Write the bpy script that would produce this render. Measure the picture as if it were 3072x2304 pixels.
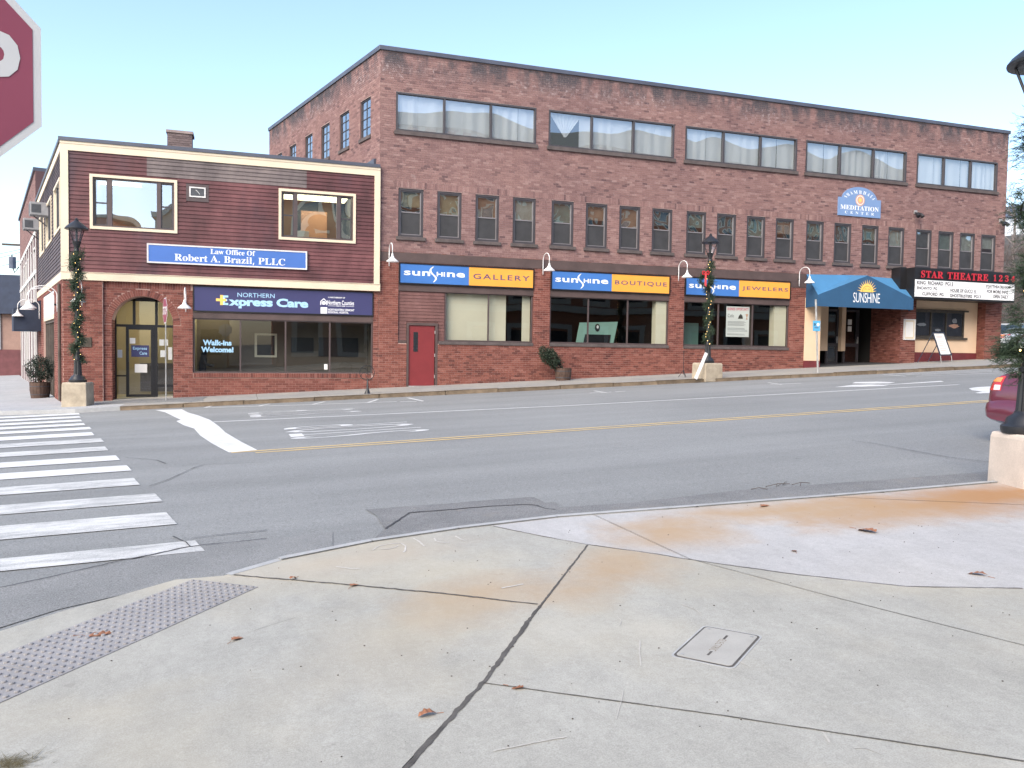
import bpy, math, random
import numpy as np
from mathutils import Vector, Matrix
random.seed(7); np.random.seed(7)
S = bpy.context.scene
for o in list(bpy.data.objects): bpy.data.objects.remove(o)

# ------------------------------------------------------------------ camera
# world: X along the street front (up-hill to the right), Y across the street, Z up; 0 = pavement level at X 0
YAW, PITCH, ROLL, FPX, CAMZ = math.radians(18.711), math.radians(-2.476), math.radians(0.8755), 2400.0, 1.6
fw = np.array([math.sin(YAW)*math.cos(PITCH), math.cos(YAW)*math.cos(PITCH), math.sin(PITCH)])
rt0 = np.array([math.cos(YAW), -math.sin(YAW), 0.0]); up0 = np.cross(rt0, fw)
rt = rt0*math.cos(ROLL)+up0*math.sin(ROLL); up = -rt0*math.sin(ROLL)+up0*math.cos(ROLL)
cam_d = bpy.data.cameras.new('camera'); cam = bpy.data.objects.new('camera', cam_d); S.collection.objects.link(cam)
cam_d.sensor_width = 36; cam_d.lens = 36*FPX/3072; cam_d.clip_start = .05; cam_d.clip_end = 4000
cam.matrix_world = Matrix([[rt[0], up[0], -fw[0], 0], [rt[1], up[1], -fw[1], 0], [rt[2], up[2], -fw[2], CAMZ], [0, 0, 0, 1]])
S.camera = cam
S.render.resolution_x, S.render.resolution_y = 1024, 768

# ------------------------------------------------------------------ sky and sun
SUN_AZ, SUN_EL = -132.0, 38.0      # degrees from +Y (negative = to the left), and above the horizon
W = bpy.data.worlds.new('World'); S.world = W; W.use_nodes = True
nt = W.node_tree; nt.nodes.clear()
sky = nt.nodes.new('ShaderNodeTexSky'); sky.sky_type = 'NISHITA'; sky.sun_disc = False
sky.sun_elevation = math.radians(SUN_EL); sky.sun_rotation = math.radians(SUN_AZ)
sky.air_density = 1.0; sky.dust_density = 1.8; sky.ozone_density = 1.2; sky.altitude = 200
bg = nt.nodes.new('ShaderNodeBackground'); bg.inputs[1].default_value = 0.115
ow = nt.nodes.new('ShaderNodeOutputWorld')
nt.links.new(sky.outputs[0], bg.inputs[0]); nt.links.new(bg.outputs[0], ow.inputs[0])
sl = bpy.data.lights.new('sun', 'SUN'); sl.energy = 1.4; sl.angle = math.radians(45); sl.color = (1.0, .87, .70)
sun = bpy.data.objects.new('sun', sl); S.collection.objects.link(sun)
sd = Vector((math.sin(math.radians(SUN_AZ))*math.cos(math.radians(SUN_EL)), math.cos(math.radians(SUN_AZ))*math.cos(math.radians(SUN_EL)), math.sin(math.radians(SUN_EL))))
sun.rotation_euler = sd.to_track_quat('Z', 'Y').to_euler(); sun.location = (0, 0, 40)
S.view_settings.view_transform = 'Standard'; S.view_settings.look = 'None'; S.view_settings.gamma = 1
S.view_settings.use_curve_mapping = False
S.view_settings.exposure = 1.72

# ------------------------------------------------------------------ pixel -> place helpers
SL = .0465                       # the street climbs to the right
FY = 27.387                      # the building line
def ray(p): return rt*(p[0]-1536)/FPX - up*(p[1]-1152)/FPX + fw
def zs(x): return SL*max(-70., min(60., x))
def G(p, off=0.0):               # pixel on the pavement plane (+ off)
    r = ray(p); t = (-CAMZ+off)/(r[2]-SL*r[0]); return (r[0]*t, r[1]*t, r[2]*t+CAMZ)
def AY(p, y):                    # pixel on the upright plane Y = y
    r = ray(p); t = y/r[1]; return (r[0]*t, y, r[2]*t+CAMZ)
def cr(x0, y0, s): return lambda x, y: (x0+s*x, y0+s*y)
SA = math.radians(-14.8); SDX, SDY = math.sin(SA), math.cos(SA)
def front(u, d, z): return (u, FY-d, z)
def sidef(x0, y0=FY):
    return lambda u, d, z: (x0+SDX*u-SDY*d, y0+SDY*u+SDX*d, z)

# ------------------------------------------------------------------ object helpers
C = S.collection
ORG = {}
class MB:
    def __init__(s): s.v = []; s.f = []; s.r = []
    def add(s, vs, fs, r=0.0):
        n = len(s.v); s.v += [tuple(p) for p in vs]; s.f += [tuple(i+n for i in f) for f in fs]; s.r += [r]*len(fs); return s
    def box(s, x0, y0, z0, x1, y1, z1, fr=None, r=0.0):
        vs = [(x, y, z) for x in (x0, x1) for y in (y0, y1) for z in (z0, z1)]
        if fr: vs = [fr(*p) for p in vs]
        return s.add(vs, [(0, 1, 3, 2), (4, 6, 7, 5), (0, 4, 5, 1), (2, 3, 7, 6), (0, 2, 6, 4), (1, 5, 7, 3)], r)
    def obb(s, c, a, b, d):
        c, a, b, d = map(Vector, (c, a, b, d))
        vs = [c+i*a+j*b+k*d for i in (-1, 1) for j in (-1, 1) for k in (-1, 1)]
        return s.add(vs, [(0, 1, 3, 2), (4, 6, 7, 5), (0, 4, 5, 1), (2, 3, 7, 6), (0, 2, 6, 4), (1, 5, 7, 3)])
    def prism(s, pts, d0, d1, fr):            # outline in (u,z), thickness in d
        n = len(pts); vs = [fr(u, d0, z) for u, z in pts]+[fr(u, d1, z) for u, z in pts]
        return s.add(vs, [tuple(range(n)), tuple(range(2*n-1, n-1, -1))]+[(i, (i+1) % n, n+(i+1) % n, n+i) for i in range(n)])
    def slab(s, pts, z0, z1):                 # outline in (x,y); z0,z1 offsets from the sloping ground or functions
        g0 = z0 if callable(z0) else (lambda x, y: zs(x)+z0); g1 = z1 if callable(z1) else (lambda x, y: zs(x)+z1)
        n = len(pts); vs = [(x, y, g0(x, y)) for x, y in pts]+[(x, y, g1(x, y)) for x, y in pts]
        return s.add(vs, [tuple(range(n)), tuple(range(2*n-1, n-1, -1))]+[(i, (i+1) % n, n+(i+1) % n, n+i) for i in range(n)])
    def tube(s, pts, r, n=8, cap=True):
        pts = [Vector(p) for p in pts]; rr = r if isinstance(r, (list, tuple)) else [r]*len(pts)
        rings = []; prev = None
        for i, p in enumerate(pts):
            t = (pts[min(i+1, len(pts)-1)]-pts[max(i-1, 0)])
            if t.length < 1e-9: t = Vector((0, 0, 1))
            t.normalize()
            a = prev if prev is not None else (Vector((1, 0, 0)) if abs(t.x) < .9 else Vector((0, 1, 0)))
            a = (a-t*a.dot(t));
            if a.length < 1e-6: a = t.orthogonal()
            a.normalize(); prev = a; b = t.cross(a)
            rings.append([p+(a*math.cos(2*math.pi*k/n)+b*math.sin(2*math.pi*k/n))*rr[i] for k in range(n)])
        vs = [q for R_ in rings for q in R_]
        fs = [(i*n+k, i*n+(k+1) % n, (i+1)*n+(k+1) % n, (i+1)*n+k) for i in range(len(pts)-1) for k in range(n)]
        if cap: fs += [tuple(range(n-1, -1, -1)), tuple((len(pts)-1)*n+k for k in range(n))]
        return s.add(vs, fs)
    def lathe(s, prof, c, n=16, sq=0):
        vs = []; m = len(prof)
        for r, z in prof:
            for k in range(n):
                a = 2*math.pi*(k+.5)/n; vs.append((c[0]+r*math.cos(a), c[1]+r*math.sin(a), c[2]+z))
        fs = [(i*n+k, i*n+(k+1) % n, (i+1)*n+(k+1) % n, (i+1)*n+k) for i in range(m-1) for k in range(n)]
        fs += [tuple(range(n-1, -1, -1)), tuple((m-1)*n+k for k in range(n))]
        return s.add(vs, fs)
    def merge(s, o): return s.add(o.v, o.f)
    def build(s, name, mat, parent=None, smooth=False, org=None, bevel=0):
        v = np.array(s.v, dtype=float)
        if parent is not None: og = ORG[parent.name]
        elif org is not None: og = org
        else:
            lo, hi = v.min(0), v.max(0); og = ((lo[0]+hi[0])/2, (lo[1]+hi[1])/2, lo[2])
        v = v-np.array(og)
        me = bpy.data.meshes.new(name); me.from_pydata(v.tolist(), [], s.f)
        if any(s.r):
            at = me.attributes.new('rnd', 'FLOAT', 'FACE'); at.data.foreach_set('value', s.r)
        if smooth:
            me.polygons.foreach_set('use_smooth', [True]*len(me.polygons))
            if smooth == 'auto':
                try: me.set_sharp_from_angle(angle=math.radians(40))
                except Exception: pass
        if isinstance(mat, str): mat = MT[mat]
        me.materials.append(mat)
        o = bpy.data.objects.new(name, me); C.objects.link(o)
        ORG[o.name] = tuple(og)
        if parent is not None: o.parent = parent
        else: o.location = og
        if bevel:
            m = o.modifiers.new('bevel', 'BEVEL'); m.width = bevel; m.segments = 2; m.limit_method = 'ANGLE'
        return o
def tag(o, label=None, cat=None, group=None, kind=None):
    if label: o['label'] = label
    if cat: o['category'] = cat
    if group: o['group'] = group
    if kind: o['kind'] = kind
    return o
def thing(name, label, cat, loc, group=None):
    o = bpy.data.objects.new(name, None); C.objects.link(o); o.location = loc; o.empty_display_size = .2
    ORG[o.name] = tuple(loc); return tag(o, label, cat, group)
def inst(me, name, parent, loc):
    o = bpy.data.objects.new(name, me); C.objects.link(o); o.parent = parent
    og = ORG[parent.name]; o.location = (loc[0]-og[0], loc[1]-og[1], loc[2]-og[2]); ORG[o.name] = tuple(loc); return o
def copy_tree(o, delta=None, parent=None, loc=None):
    c = o.copy(); C.objects.link(c); c.parent = parent
    if delta is not None: c.location = Vector(o.location)+Vector(delta)
    if loc is not None: c.location = loc
    for ch in [x for x in bpy.data.objects if x.parent == o]: copy_tree(ch, None, c)
    return c

# ------------------------------------------------------------------ materials
MT = {}
class NG:
    def __init__(s, name):
        s.m = bpy.data.materials.new(name); s.m.use_nodes = True; s.t = s.m.node_tree; s.t.nodes.clear()
        s.out = s.t.nodes.new('ShaderNodeOutputMaterial'); MT[name] = s.m
        s.geo = s.t.nodes.new('ShaderNodeNewGeometry'); s.pos = s.geo.outputs['Position']
    def n(s, typ, **kw):
        x = s.t.nodes.new(typ)
        for k, v in kw.items(): setattr(x, k, v)
        return x
    def l(s, a, b): s.t.links.new(a, b)
    def inp(s, sock, v):
        if isinstance(v, bpy.types.NodeSocket): s.l(v, sock)
        else: sock.default_value = v
    def math(s, op, a, b=0.0, clamp=False):
        x = s.n('ShaderNodeMath', operation=op, use_clamp=clamp); s.inp(x.inputs[0], a); s.inp(x.inputs[1], b); return x.outputs[0]
    def noise(s, scale, detail=4, rough=.55, vec=None, dist=0.0):
        x = s.n('ShaderNodeTexNoise'); s.l(vec or s.pos, x.inputs['Vector'])
        x.inputs['Scale'].default_value = scale; x.inputs['Detail'].default_value = detail; x.inputs['Roughness'].default_value = rough; x.inputs['Distortion'].default_value = dist
        return x.outputs['Fac']
    def scaled(s, sx, sy, sz, loc=(0, 0, 0), rot=(0, 0, 0)):
        x = s.n('ShaderNodeMapping', vector_type='POINT'); s.l(s.pos, x.inputs[0])
        x.inputs['Location'].default_value = loc; x.inputs['Rotation'].default_value = rot; x.inputs['Scale'].default_value = (sx, sy, sz); return x.outputs[0]
    def ramp(s, fac, stops, interp='LINEAR'):
        x = s.n('ShaderNodeValToRGB'); x.color_ramp.interpolation = interp; e = x.color_ramp.elements
        while len(e) > 1: e.remove(e[-1])
        e[0].position = stops[0][0]; e[0].color = col4(stops[0][1])
        for p, c in stops[1:]:
            q = e.new(p); q.color = col4(c)
        s.l(fac, x.inputs[0]); return x.outputs[0]
    def range(s, v, a, b, c=0.0, d=1.0):
        x = s.n('ShaderNodeMapRange', clamp=True); s.inp(x.inputs[0], v)
        for i, q in enumerate((a, b, c, d)): x.inputs[i+1].default_value = q
        return x.outputs[0]
    def mix(s, fac, a, b, mode='MIX'):
        x = s.n('ShaderNodeMix', data_type='RGBA', blend_type=mode); s.inp(x.inputs[0], fac)
        s.inp(x.inputs[6], a if isinstance(a, bpy.types.NodeSocket) else col4(a)); s.inp(x.inputs[7], b if isinstance(b, bpy.types.NodeSocket) else col4(b)); return x.outputs[2]
    def bump(s, h, strength=.3, dist=.01):
        x = s.n('ShaderNodeBump'); x.inputs['Strength'].default_value = strength; x.inputs['Distance'].default_value = dist; s.l(h, x.inputs['Height']); return x.outputs[0]
    def sep(s):
        x = s.n('ShaderNodeSeparateXYZ'); s.l(s.pos, x.inputs[0]); return x.outputs
    def bsdf(s, col, rough=.7, metal=0.0, spec=.5, normal=None, emit=None, es=0, alpha=None, coat=0, trans=0):
        x = s.n('ShaderNodeBsdfPrincipled'); s.inp(x.inputs['Base Color'], col if isinstance(col, bpy.types.NodeSocket) else col4(col))
        s.inp(x.inputs['Roughness'], rough); x.inputs['Metallic'].default_value = metal; x.inputs['Specular IOR Level'].default_value = spec
        if normal is not None: s.l(normal, x.inputs['Normal'])
        if emit: x.inputs['Emission Color'].default_value = col4(emit); x.inputs['Emission Strength'].default_value = es
        if alpha is not None: s.inp(x.inputs['Alpha'], alpha)
        if coat: x.inputs['Coat Weight'].default_value = coat; x.inputs['Coat Roughness'].default_value = .05
        s.l(x.outputs[0], s.out.inputs[0]); return x
def col4(c): return (c[0], c[1], c[2], 1.0)
def mul(c, k): return tuple(min(1, x*k) for x in c)
def PM(name, col, rough=.6, metal=0.0, var=.15, vs=3.0, bump=0.0, bs=60, spec=.5, emit=None, es=0, orand=0.0, coat=0, fine=0.0):
    g = NG(name); n = g.noise(vs, 5, .6)
    c = g.ramp(n, [(.3, mul(col, 1-var)), (.7, mul(col, 1+var))])
    if fine:
        c = g.mix(1.0, c, g.ramp(g.noise(vs*25, 3, .7), [(.35, (1-fine,)*3), (.65, (1, 1, 1))]), 'MULTIPLY')
    if orand:
        oi = g.n('ShaderNodeObjectInfo'); c = g.mix(1.0, c, g.ramp(oi.outputs['Random'], [(0, (1-orand,)*3), (1, (1, 1, 1))]), 'MULTIPLY')
    g.bsdf(c, rough, metal, spec, g.bump(g.noise(bs, 4, .6), bump) if bump else None, emit, es, coat=coat)
    return g.m
def brick_mat(name, stops, stain=False, base_dirt=False):
    g = NG(name); at = g.n('ShaderNodeAttribute', attribute_name='rnd')
    c = g.ramp(at.outputs['Fac'], stops)
    c = g.mix(1.0, c, g.ramp(g.noise(.45, 5, .6), [(.32, (.86, .86, .89)), (.68, (1.08, 1.07, 1.05))]), 'MULTIPLY')
    c = g.mix(1.0, c, g.ramp(g.noise(30, 3, .7), [(.3, (.80, .80, .80)), (.7, (1.1, 1.1, 1.1))]), 'MULTIPLY')
    if stain:   # soot below the coping, lime bloom a little lower
        z = g.sep()[2]
        lo = g.range(z, 10.7, 11.35); nn = g.noise(1.6, 5, .65, g.scaled(1, 1, .35))
        c = g.mix(g.math('MULTIPLY', lo, g.range(nn, .40, .56)), c, (.075, .066, .074))
        band = g.math('MULTIPLY', g.range(z, 10.55, 10.95), g.range(z, 11.45, 11.1))
        fl = g.range(g.noise(6.5, 6, .85), .53, .61); pa = g.range(g.noise(.55, 3, .5, g.scaled(1, 1, .6, (7, 3, 1))), .40, .52)
        c = g.mix(g.math('MULTIPLY', g.math('MULTIPLY', g.math('MULTIPLY', band, fl), pa), .55), c, (.52, .44, .44))
        sp = g.math('MULTIPLY', g.range(g.noise(2.2, 6, .75, g.scaled(1, 1, 1.6, (11, 2, 5))), .63, .72), .45)
        c = g.mix(sp, c, (.36, .30, .29))
    g.bsdf(c, .86, 0, .25, g.bump(g.noise(70, 4, .7), .35, .006)); return g.m
UP = [(0, (.120, .074, .078)), (.04, (.165, .100, .098)), (.12, (.212, .126, .120)), (.55, (.245, .148, .138)), (.85, (.272, .168, .156)), (1, (.31, .205, .19))]
LO = [(0, (.110, .043, .037)), (.15, (.160, .059, .047)), (.5, (.208, .077, .060)), (.85, (.240, .095, .074)), (1, (.275, .12, .096))]
brick_mat('brick_upper', UP, True); brick_mat('brick_lower', LO)
brick_mat('brick_orange', [(0, (.50, .20, .10)), (1, (.64, .30, .16))])
brick_mat('brick_grey', [(0, (.13, .10, .10)), (1, (.22, .17, .165))])
PM('mortar_upper', (.38, .275, .255), .95, var=.25, vs=.6, bump=.3, bs=120)
PM('mortar_lower', (.47, .315, .27), .95, var=.2, vs=.8, bump=.3, bs=120)
PM('brown_paint', (.088, .060, .056), .6, var=.2, vs=2.0, bump=.08, bs=40, fine=.15)
PM('frame_dark', (.050, .046, .052), .5, var=.15, vs=3)
PM('frame_brown', (.075, .055, .055), .5, var=.15, vs=3)
PM('coping', (.070, .078, .105), .45, var=.2, vs=1.2, bump=.05, bs=12)
PM('sash_grey', (.19, .18, .19), .5, var=.1, vs=3)
PM('sill_stone', (.10, .082, .080), .85, var=.25, vs=4, bump=.3, bs=60, fine=.2)
PM('screen', (.040, .040, .042), .55, var=.25, vs=2)
PM('roofing', (.05, .05, .055), .9, var=.2, vs=2, bump=.3, bs=50)
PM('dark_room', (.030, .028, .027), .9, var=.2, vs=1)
PM('room_grey', (.17, .165, .16), .9, var=.1, vs=1)
PM('beige_wall', (.125, .105, .088), .9, var=.08, vs=1)
PM('cream_panel', (.66, .60, .47), .8, var=.05, vs=.8)
PM('cream_stucco', (.70, .52, .36), .85, var=.06, vs=1.2, bump=.12, bs=90)
PM('oxblood', (.13, .022, .026), .6, var=.2, vs=3)
PM('cream_trim', (.68, .585, .44), .55, var=.06, vs=1.5, bump=.04, bs=30, fine=.06)
PM('white_paint', (.72, .72, .72), .4, var=.05, vs=4)
PM('white_dull', (.62, .61, .60), .7, var=.1, vs=3)
PM('black_iron', (.018, .019, .022), .38, var=.3, vs=8, bump=.1, bs=60)
PM('grey_steel', (.30, .31, .32), .45, .6, var=.2, vs=6)
PM('galvanised', (.38, .385, .38), .5, .3, var=.2, vs=5)
PM('door_red', (.195, .028, .032), .45, var=.08, vs=3, fine=.05)
PM('green_panel', (.24, .40, .34), .7, var=.08, vs=1.5)
PM('navy_sign', (.042, .043, .125), .45, var=.04, vs=2)
PM('law_blue', (.060, .150, .44), .4, var=.06, vs=1.2)
PM('sun_blue', (.055, .175, .48), .4, var=.04, vs=2)
PM('sun_orange', (.80, .36, .06), .4, var=.04, vs=2)
PM('sign_black', (.012, .012, .014), .4, var=.2, vs=3)
PM('letter_white', (.82, .84, .86), .5, var=.03, vs=3)
PM('letter_sky', (.36, .60, .80), .5, var=.03, vs=3)
PM('letter_navy', (.085, .065, .15), .5, var=.05, vs=3)
PM('letter_gold', (.86, .55, .13), .5, var=.05, vs=5)
PM('letter_black', (.03, .028, .035), .5, var=.1, vs=5)
PM('letter_red', (.50, .02, .035), .45, var=.1, vs=5)
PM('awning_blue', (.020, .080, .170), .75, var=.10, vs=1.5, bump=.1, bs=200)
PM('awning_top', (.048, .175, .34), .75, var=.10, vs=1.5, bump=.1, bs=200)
PM('awning_dark', (.022, .032, .058), .8, var=.2, vs=2)
PM('shamb_blue', (.165, .265, .46), .55, var=.06, vs=2)
PM('terracotta', (.62, .33, .22), .6, var=.1, vs=5)
PM('paper', (.74, .73, .70), .8, var=.04, vs=4)
PM('paper_red', (.70, .16, .20), .7, var=.1, vs=6)
PM('sky_sign', (.10, .40, .66), .5, var=.08, vs=6)
PM('stop_red', (.27, .075, .125), .35, var=.06, vs=3)
PM('stop_white', (.62, .66, .70), .3, var=.06, vs=5)
PM('bronze', (.07, .058, .045), .5, .3, var=.3, vs=8)
PM('wood_barrel', (.085, .050, .036), .8, var=.35, vs=6, bump=.3, bs=40, orand=.3)
PM('bark', (.085, .070, .060), .9, var=.3, vs=5, bump=.4, bs=40)
PM('twig_grey', (.15, .13, .125), .9, var=.3, vs=3)
PM('needle', (.040, .066, .040), .65, var=.45, vs=9, spec=.3)
PM('needle_dark', (.026, .040, .030), .65, var=.45, vs=7, spec=.3)
PM('shrub_leaf', (.024, .038, .024), .6, var=.5, vs=8, spec=.3)
PM('dry_leaf', (.27, .115, .055), .7, var=.4, vs=40)
PM('bow_red', (.40, .012, .02), .55, var=.1, vs=9)
PM('bulb', (1, .75, .35), .3, var=0, emit=(1.0, .62, .20), es=2.2)
PM('car_maroon', (.15, .030, .052), .28, .25, var=.04, vs=2, coat=1.0)
PM('car_white', (.62, .66, .70), .3, 0, var=.03, vs=2, coat=1.0)
PM('tyre', (.02, .02, .02), .85, var=.2, vs=9)
PM('rim', (.45, .46, .47), .35, .8, var=.1, vs=9)
PM('car_glass', (.02, .028, .034), .05, var=.1, vs=2, coat=1.0)
PM('lens_red', (.50, .03, .025), .12, var=.15, vs=9, coat=1.0)
PM('lens_amber', (.75, .30, .07), .12, var=.1, vs=9, coat=1.0)
PM('lens_clear', (.72, .66, .66), .12, var=.1, vs=9, coat=1.0)
PM('black_plastic', (.02, .02, .022), .5, var=.2, vs=6)
PM('ac_grey', (.30, .30, .31), .55, var=.15, vs=6, fine=.15)
PM('grill_dark', (.06, .065, .075), .6, var=.2, vs=9)
PM('chimney_brick_mortar', (.26, .21, .20), .95, var=.2, vs=3)
PM('house_white', (.66, .70, .76), .7, var=.06, vs=1)
PM('slate', (.10, .12, .17), .7, var=.2, vs=1.5, bump=.2, bs=12)
PM('pink_brick', (.34, .22, .18), .9, var=.15, vs=1.5, bump=.2, bs=60, fine=.15)
PM('red_base', (.14, .05, .055), .8, var=.2, vs=2)
PM('joint_fill', (.085, .080, .074), .95, var=.35, vs=9, bump=.5, bs=90)
PM('granite', (.42, .43, .43), .85, var=.14, vs=6, bump=.25, bs=90, fine=.2, orand=.12)
PM('granite_brown', (.215, .165, .115), .9, var=.35, vs=3.5, bump=.5, bs=40, fine=.3, orand=.25)
PM('block_concrete', (.40, .345, .265), .9, var=.22, vs=4, bump=.3, bs=50, fine=.2)
PM('block_pale', (.56, .48, .41), .9, var=.12, vs=3, bump=.25, bs=60, fine=.12)
PM('hill_earth', (.075, .068, .058), .95, var=.35, vs=.25, bump=.4, bs=3)
PM('brush', (.12, .095, .085), .9, var=.4, vs=.8)
PM('person_dark', (.016, .017, .020), .9, var=.2, vs=5)
PM('skin', (.38, .22, .16), .6, var=.05, vs=8)
PM('cover_grey', (.385, .377, .345), .75, var=.08, vs=6, bump=.2, bs=150, fine=.1)
PM('poster_dark', (.018, .020, .026), .6, var=.3, vs=6)
PM('wire_black', (.02, .02, .02), .7, var=.1, vs=3)
PM('tar', (.055, .057, .062), .95, var=.3, vs=8, bump=.4, bs=70)

def glass_mat(name, blend, wav, wscale, tint, rough=.01):
    g = NG(name); lw = g.n('ShaderNodeLayerWeight'); lw.inputs[0].default_value = .5
    fac = g.math('ADD', blend, g.math('MULTIPLY', g.math('POWER', lw.outputs['Facing'], 4.0), 1-blend), True)
    tr = g.n('ShaderNodeBsdfTransparent'); tr.inputs[0].default_value = col4(tint)
    gl = g.n('ShaderNodeBsdfGlossy'); gl.inputs['Roughness'].default_value = rough; gl.inputs[0].default_value = (.95, .97, 1, 1)
    if wav:
        b = g.bump(g.noise(wscale, 0.0, .4), 1.0, wav); g.l(b, gl.inputs['Normal'])
    mx = g.n('ShaderNodeMixShader'); g.l(fac, mx.inputs[0]); g.l(tr.outputs[0], mx.inputs[1]); g.l(gl.outputs[0], mx.inputs[2])
    g.l(mx.outputs[0], g.out.inputs[0])
glass_mat('glass_shop', .06, .006, .5, (.80, .84, .83))
glass_mat('glass_big', .27, .020, .55, (.86, .90, .92))
glass_mat('glass_wavy', .34, .030, 1.5, (.70, .74, .74))
glass_mat('glass_law', .42, .030, .75, (.62, .70, .74))
glass_mat('glass_clear', .08, .0, 1, (.9, .93, .95))
def cloth():
    g = NG('curtain_white'); x = g.n('ShaderNodeBsdfDiffuse'); x.inputs[0].default_value = (.72, .73, .74, 1)
    t = g.n('ShaderNodeBsdfTranslucent'); t.inputs[0].default_value = (.75, .78, .82, 1)
    m = g.n('ShaderNodeMixShader'); m.inputs[0].default_value = .3
    g.l(x.outputs[0], m.inputs[1]); g.l(t.outputs[0], m.inputs[2]); g.l(m.outputs[0], g.out.inputs[0])
cloth()

def clap_mat(name, col, col2, st):
    g = NG(name); oi = g.n('ShaderNodeObjectInfo')
    c = g.ramp(g.noise(1.3, 6, .65, g.scaled(1, 1, .45)), [(.34, mul(col, .62)), (.5, col), (.68, col2)])
    c = g.mix(1.0, c, g.ramp(oi.outputs['Random'], [(0, (.84, .84, .85)), (1, (1.06, 1.06, 1.06))]), 'MULTIPLY')
    c = g.mix(1.0, c, g.ramp(g.noise(9, 4, .7, g.scaled(.35, .35, 3)), [(.3, (.78,)*3), (.7, (1.08,)*3)]), 'MULTIPLY')
    c = g.mix(g.math('MULTIPLY', g.range(g.noise(.9, 4, .6, g.scaled(1, 1, .3, (4, 0, 2))), .55, .72), st), c, (.055, .03, .042))
    g.bsdf(c, .62, 0, .4, g.bump(g.noise(50, 3, .6, g.scaled(.15, .15, 2)), .12, .004))
clap_mat('clap_maroon', (.122, .043, .047), (.178, .069, .071), .7)
clap_mat('clap_grey', (.150, .122, .120), (.215, .175, .165), .15)
clap_mat('clap_side', (.085, .058, .062), (.14, .10, .10), .3)
clap_mat('clap_brown', (.165, .078, .070), (.20, .10, .09), .05)

def asphalt():
    g = NG('asphalt'); x = g.sep()
    c = g.ramp(g.noise(.22, 5, .6), [(.3, (.212, .221, .222)), (.7, (.258, .268, .268))])
    c = g.mix(1.0, c, g.ramp(g.noise(.9, 4, .6, g.scaled(.05, .9, 1)), [(.3, (.84,)*3), (.7, (1.07,)*3)]), 'MULTIPLY')
    c = g.mix(1.0, c, g.ramp(g.noise(24, 4, .8), [(.3, (.88,)*3), (.7, (1.10,)*3)]), 'MULTIPLY')
    c = g.mix(1.0, c, g.ramp(g.noise(75, 3, .8), [(.25, (.48,)*3), (.5, (.98,)*3), (.75, (1.45,)*3)]), 'MULTIPLY')
    c = g.mix(g.math('MULTIPLY', g.range(g.noise(14, 2, .5), .70, .76), .6), c, (.10, .10, .105))
    c = g.mix(g.math('MULTIPLY', g.range(g.noise(3.3, 4, .7, g.scaled(.6, 1, 1, (3, 1, 0))), .64, .74), .30), c, (.13, .132, .14))
    g.bsdf(c, .88, 0, .3, g.bump(g.noise(110, 3, .7), .5, .006))
    g = NG('asphalt_patch')
    c = g.ramp(g.noise(1.5, 5, .65), [(.3, (.168, .173, .176)), (.7, (.232, .236, .237))])
    c = g.mix(1.0, c, g.ramp(g.noise(90, 3, .8), [(.25, (.40,)*3), (.5, (.95,)*3), (.75, (1.7,)*3)]), 'MULTIPLY')
    c = g.mix(g.math('MULTIPLY', g.range(g.noise(2.2, 4, .7, g.scaled(1, 1, 1, (5, 5, 0))), .56, .72), .5), c, (.25, .23, .20))
    g.bsdf(c, .92, 0, .25, g.bump(g.noise(80, 3, .8), .8, .012))
asphalt()
def paint(name, col, lo, hi, amt):
    g = NG(name)
    w = g.noise(5, 6, .75, g.scaled(.35, 1.2, 1)); f2 = g.noise(90, 3, .8)
    a = g.math('SUBTRACT', 1.0, g.math('MULTIPLY', g.range(g.math('ADD', g.math('MULTIPLY', w, .6), g.math('MULTIPLY', f2, .4)), lo, hi), amt))
    c = g.mix(a, (.228, .237, .238), g.ramp(g.noise(2.5, 4, .6), [(.3, mul(col, .88)), (.7, col)]))
    g.bsdf(c, .75, 0, .35, g.bump(f2, .25, .004))
paint('paint_white', (.64, .655, .66), .50, .60, .45); paint('paint_worn', (.60, .61, .60), .44, .60, .85); paint('paint_yellow', (.58, .43, .20), .48, .6, .6)

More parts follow.
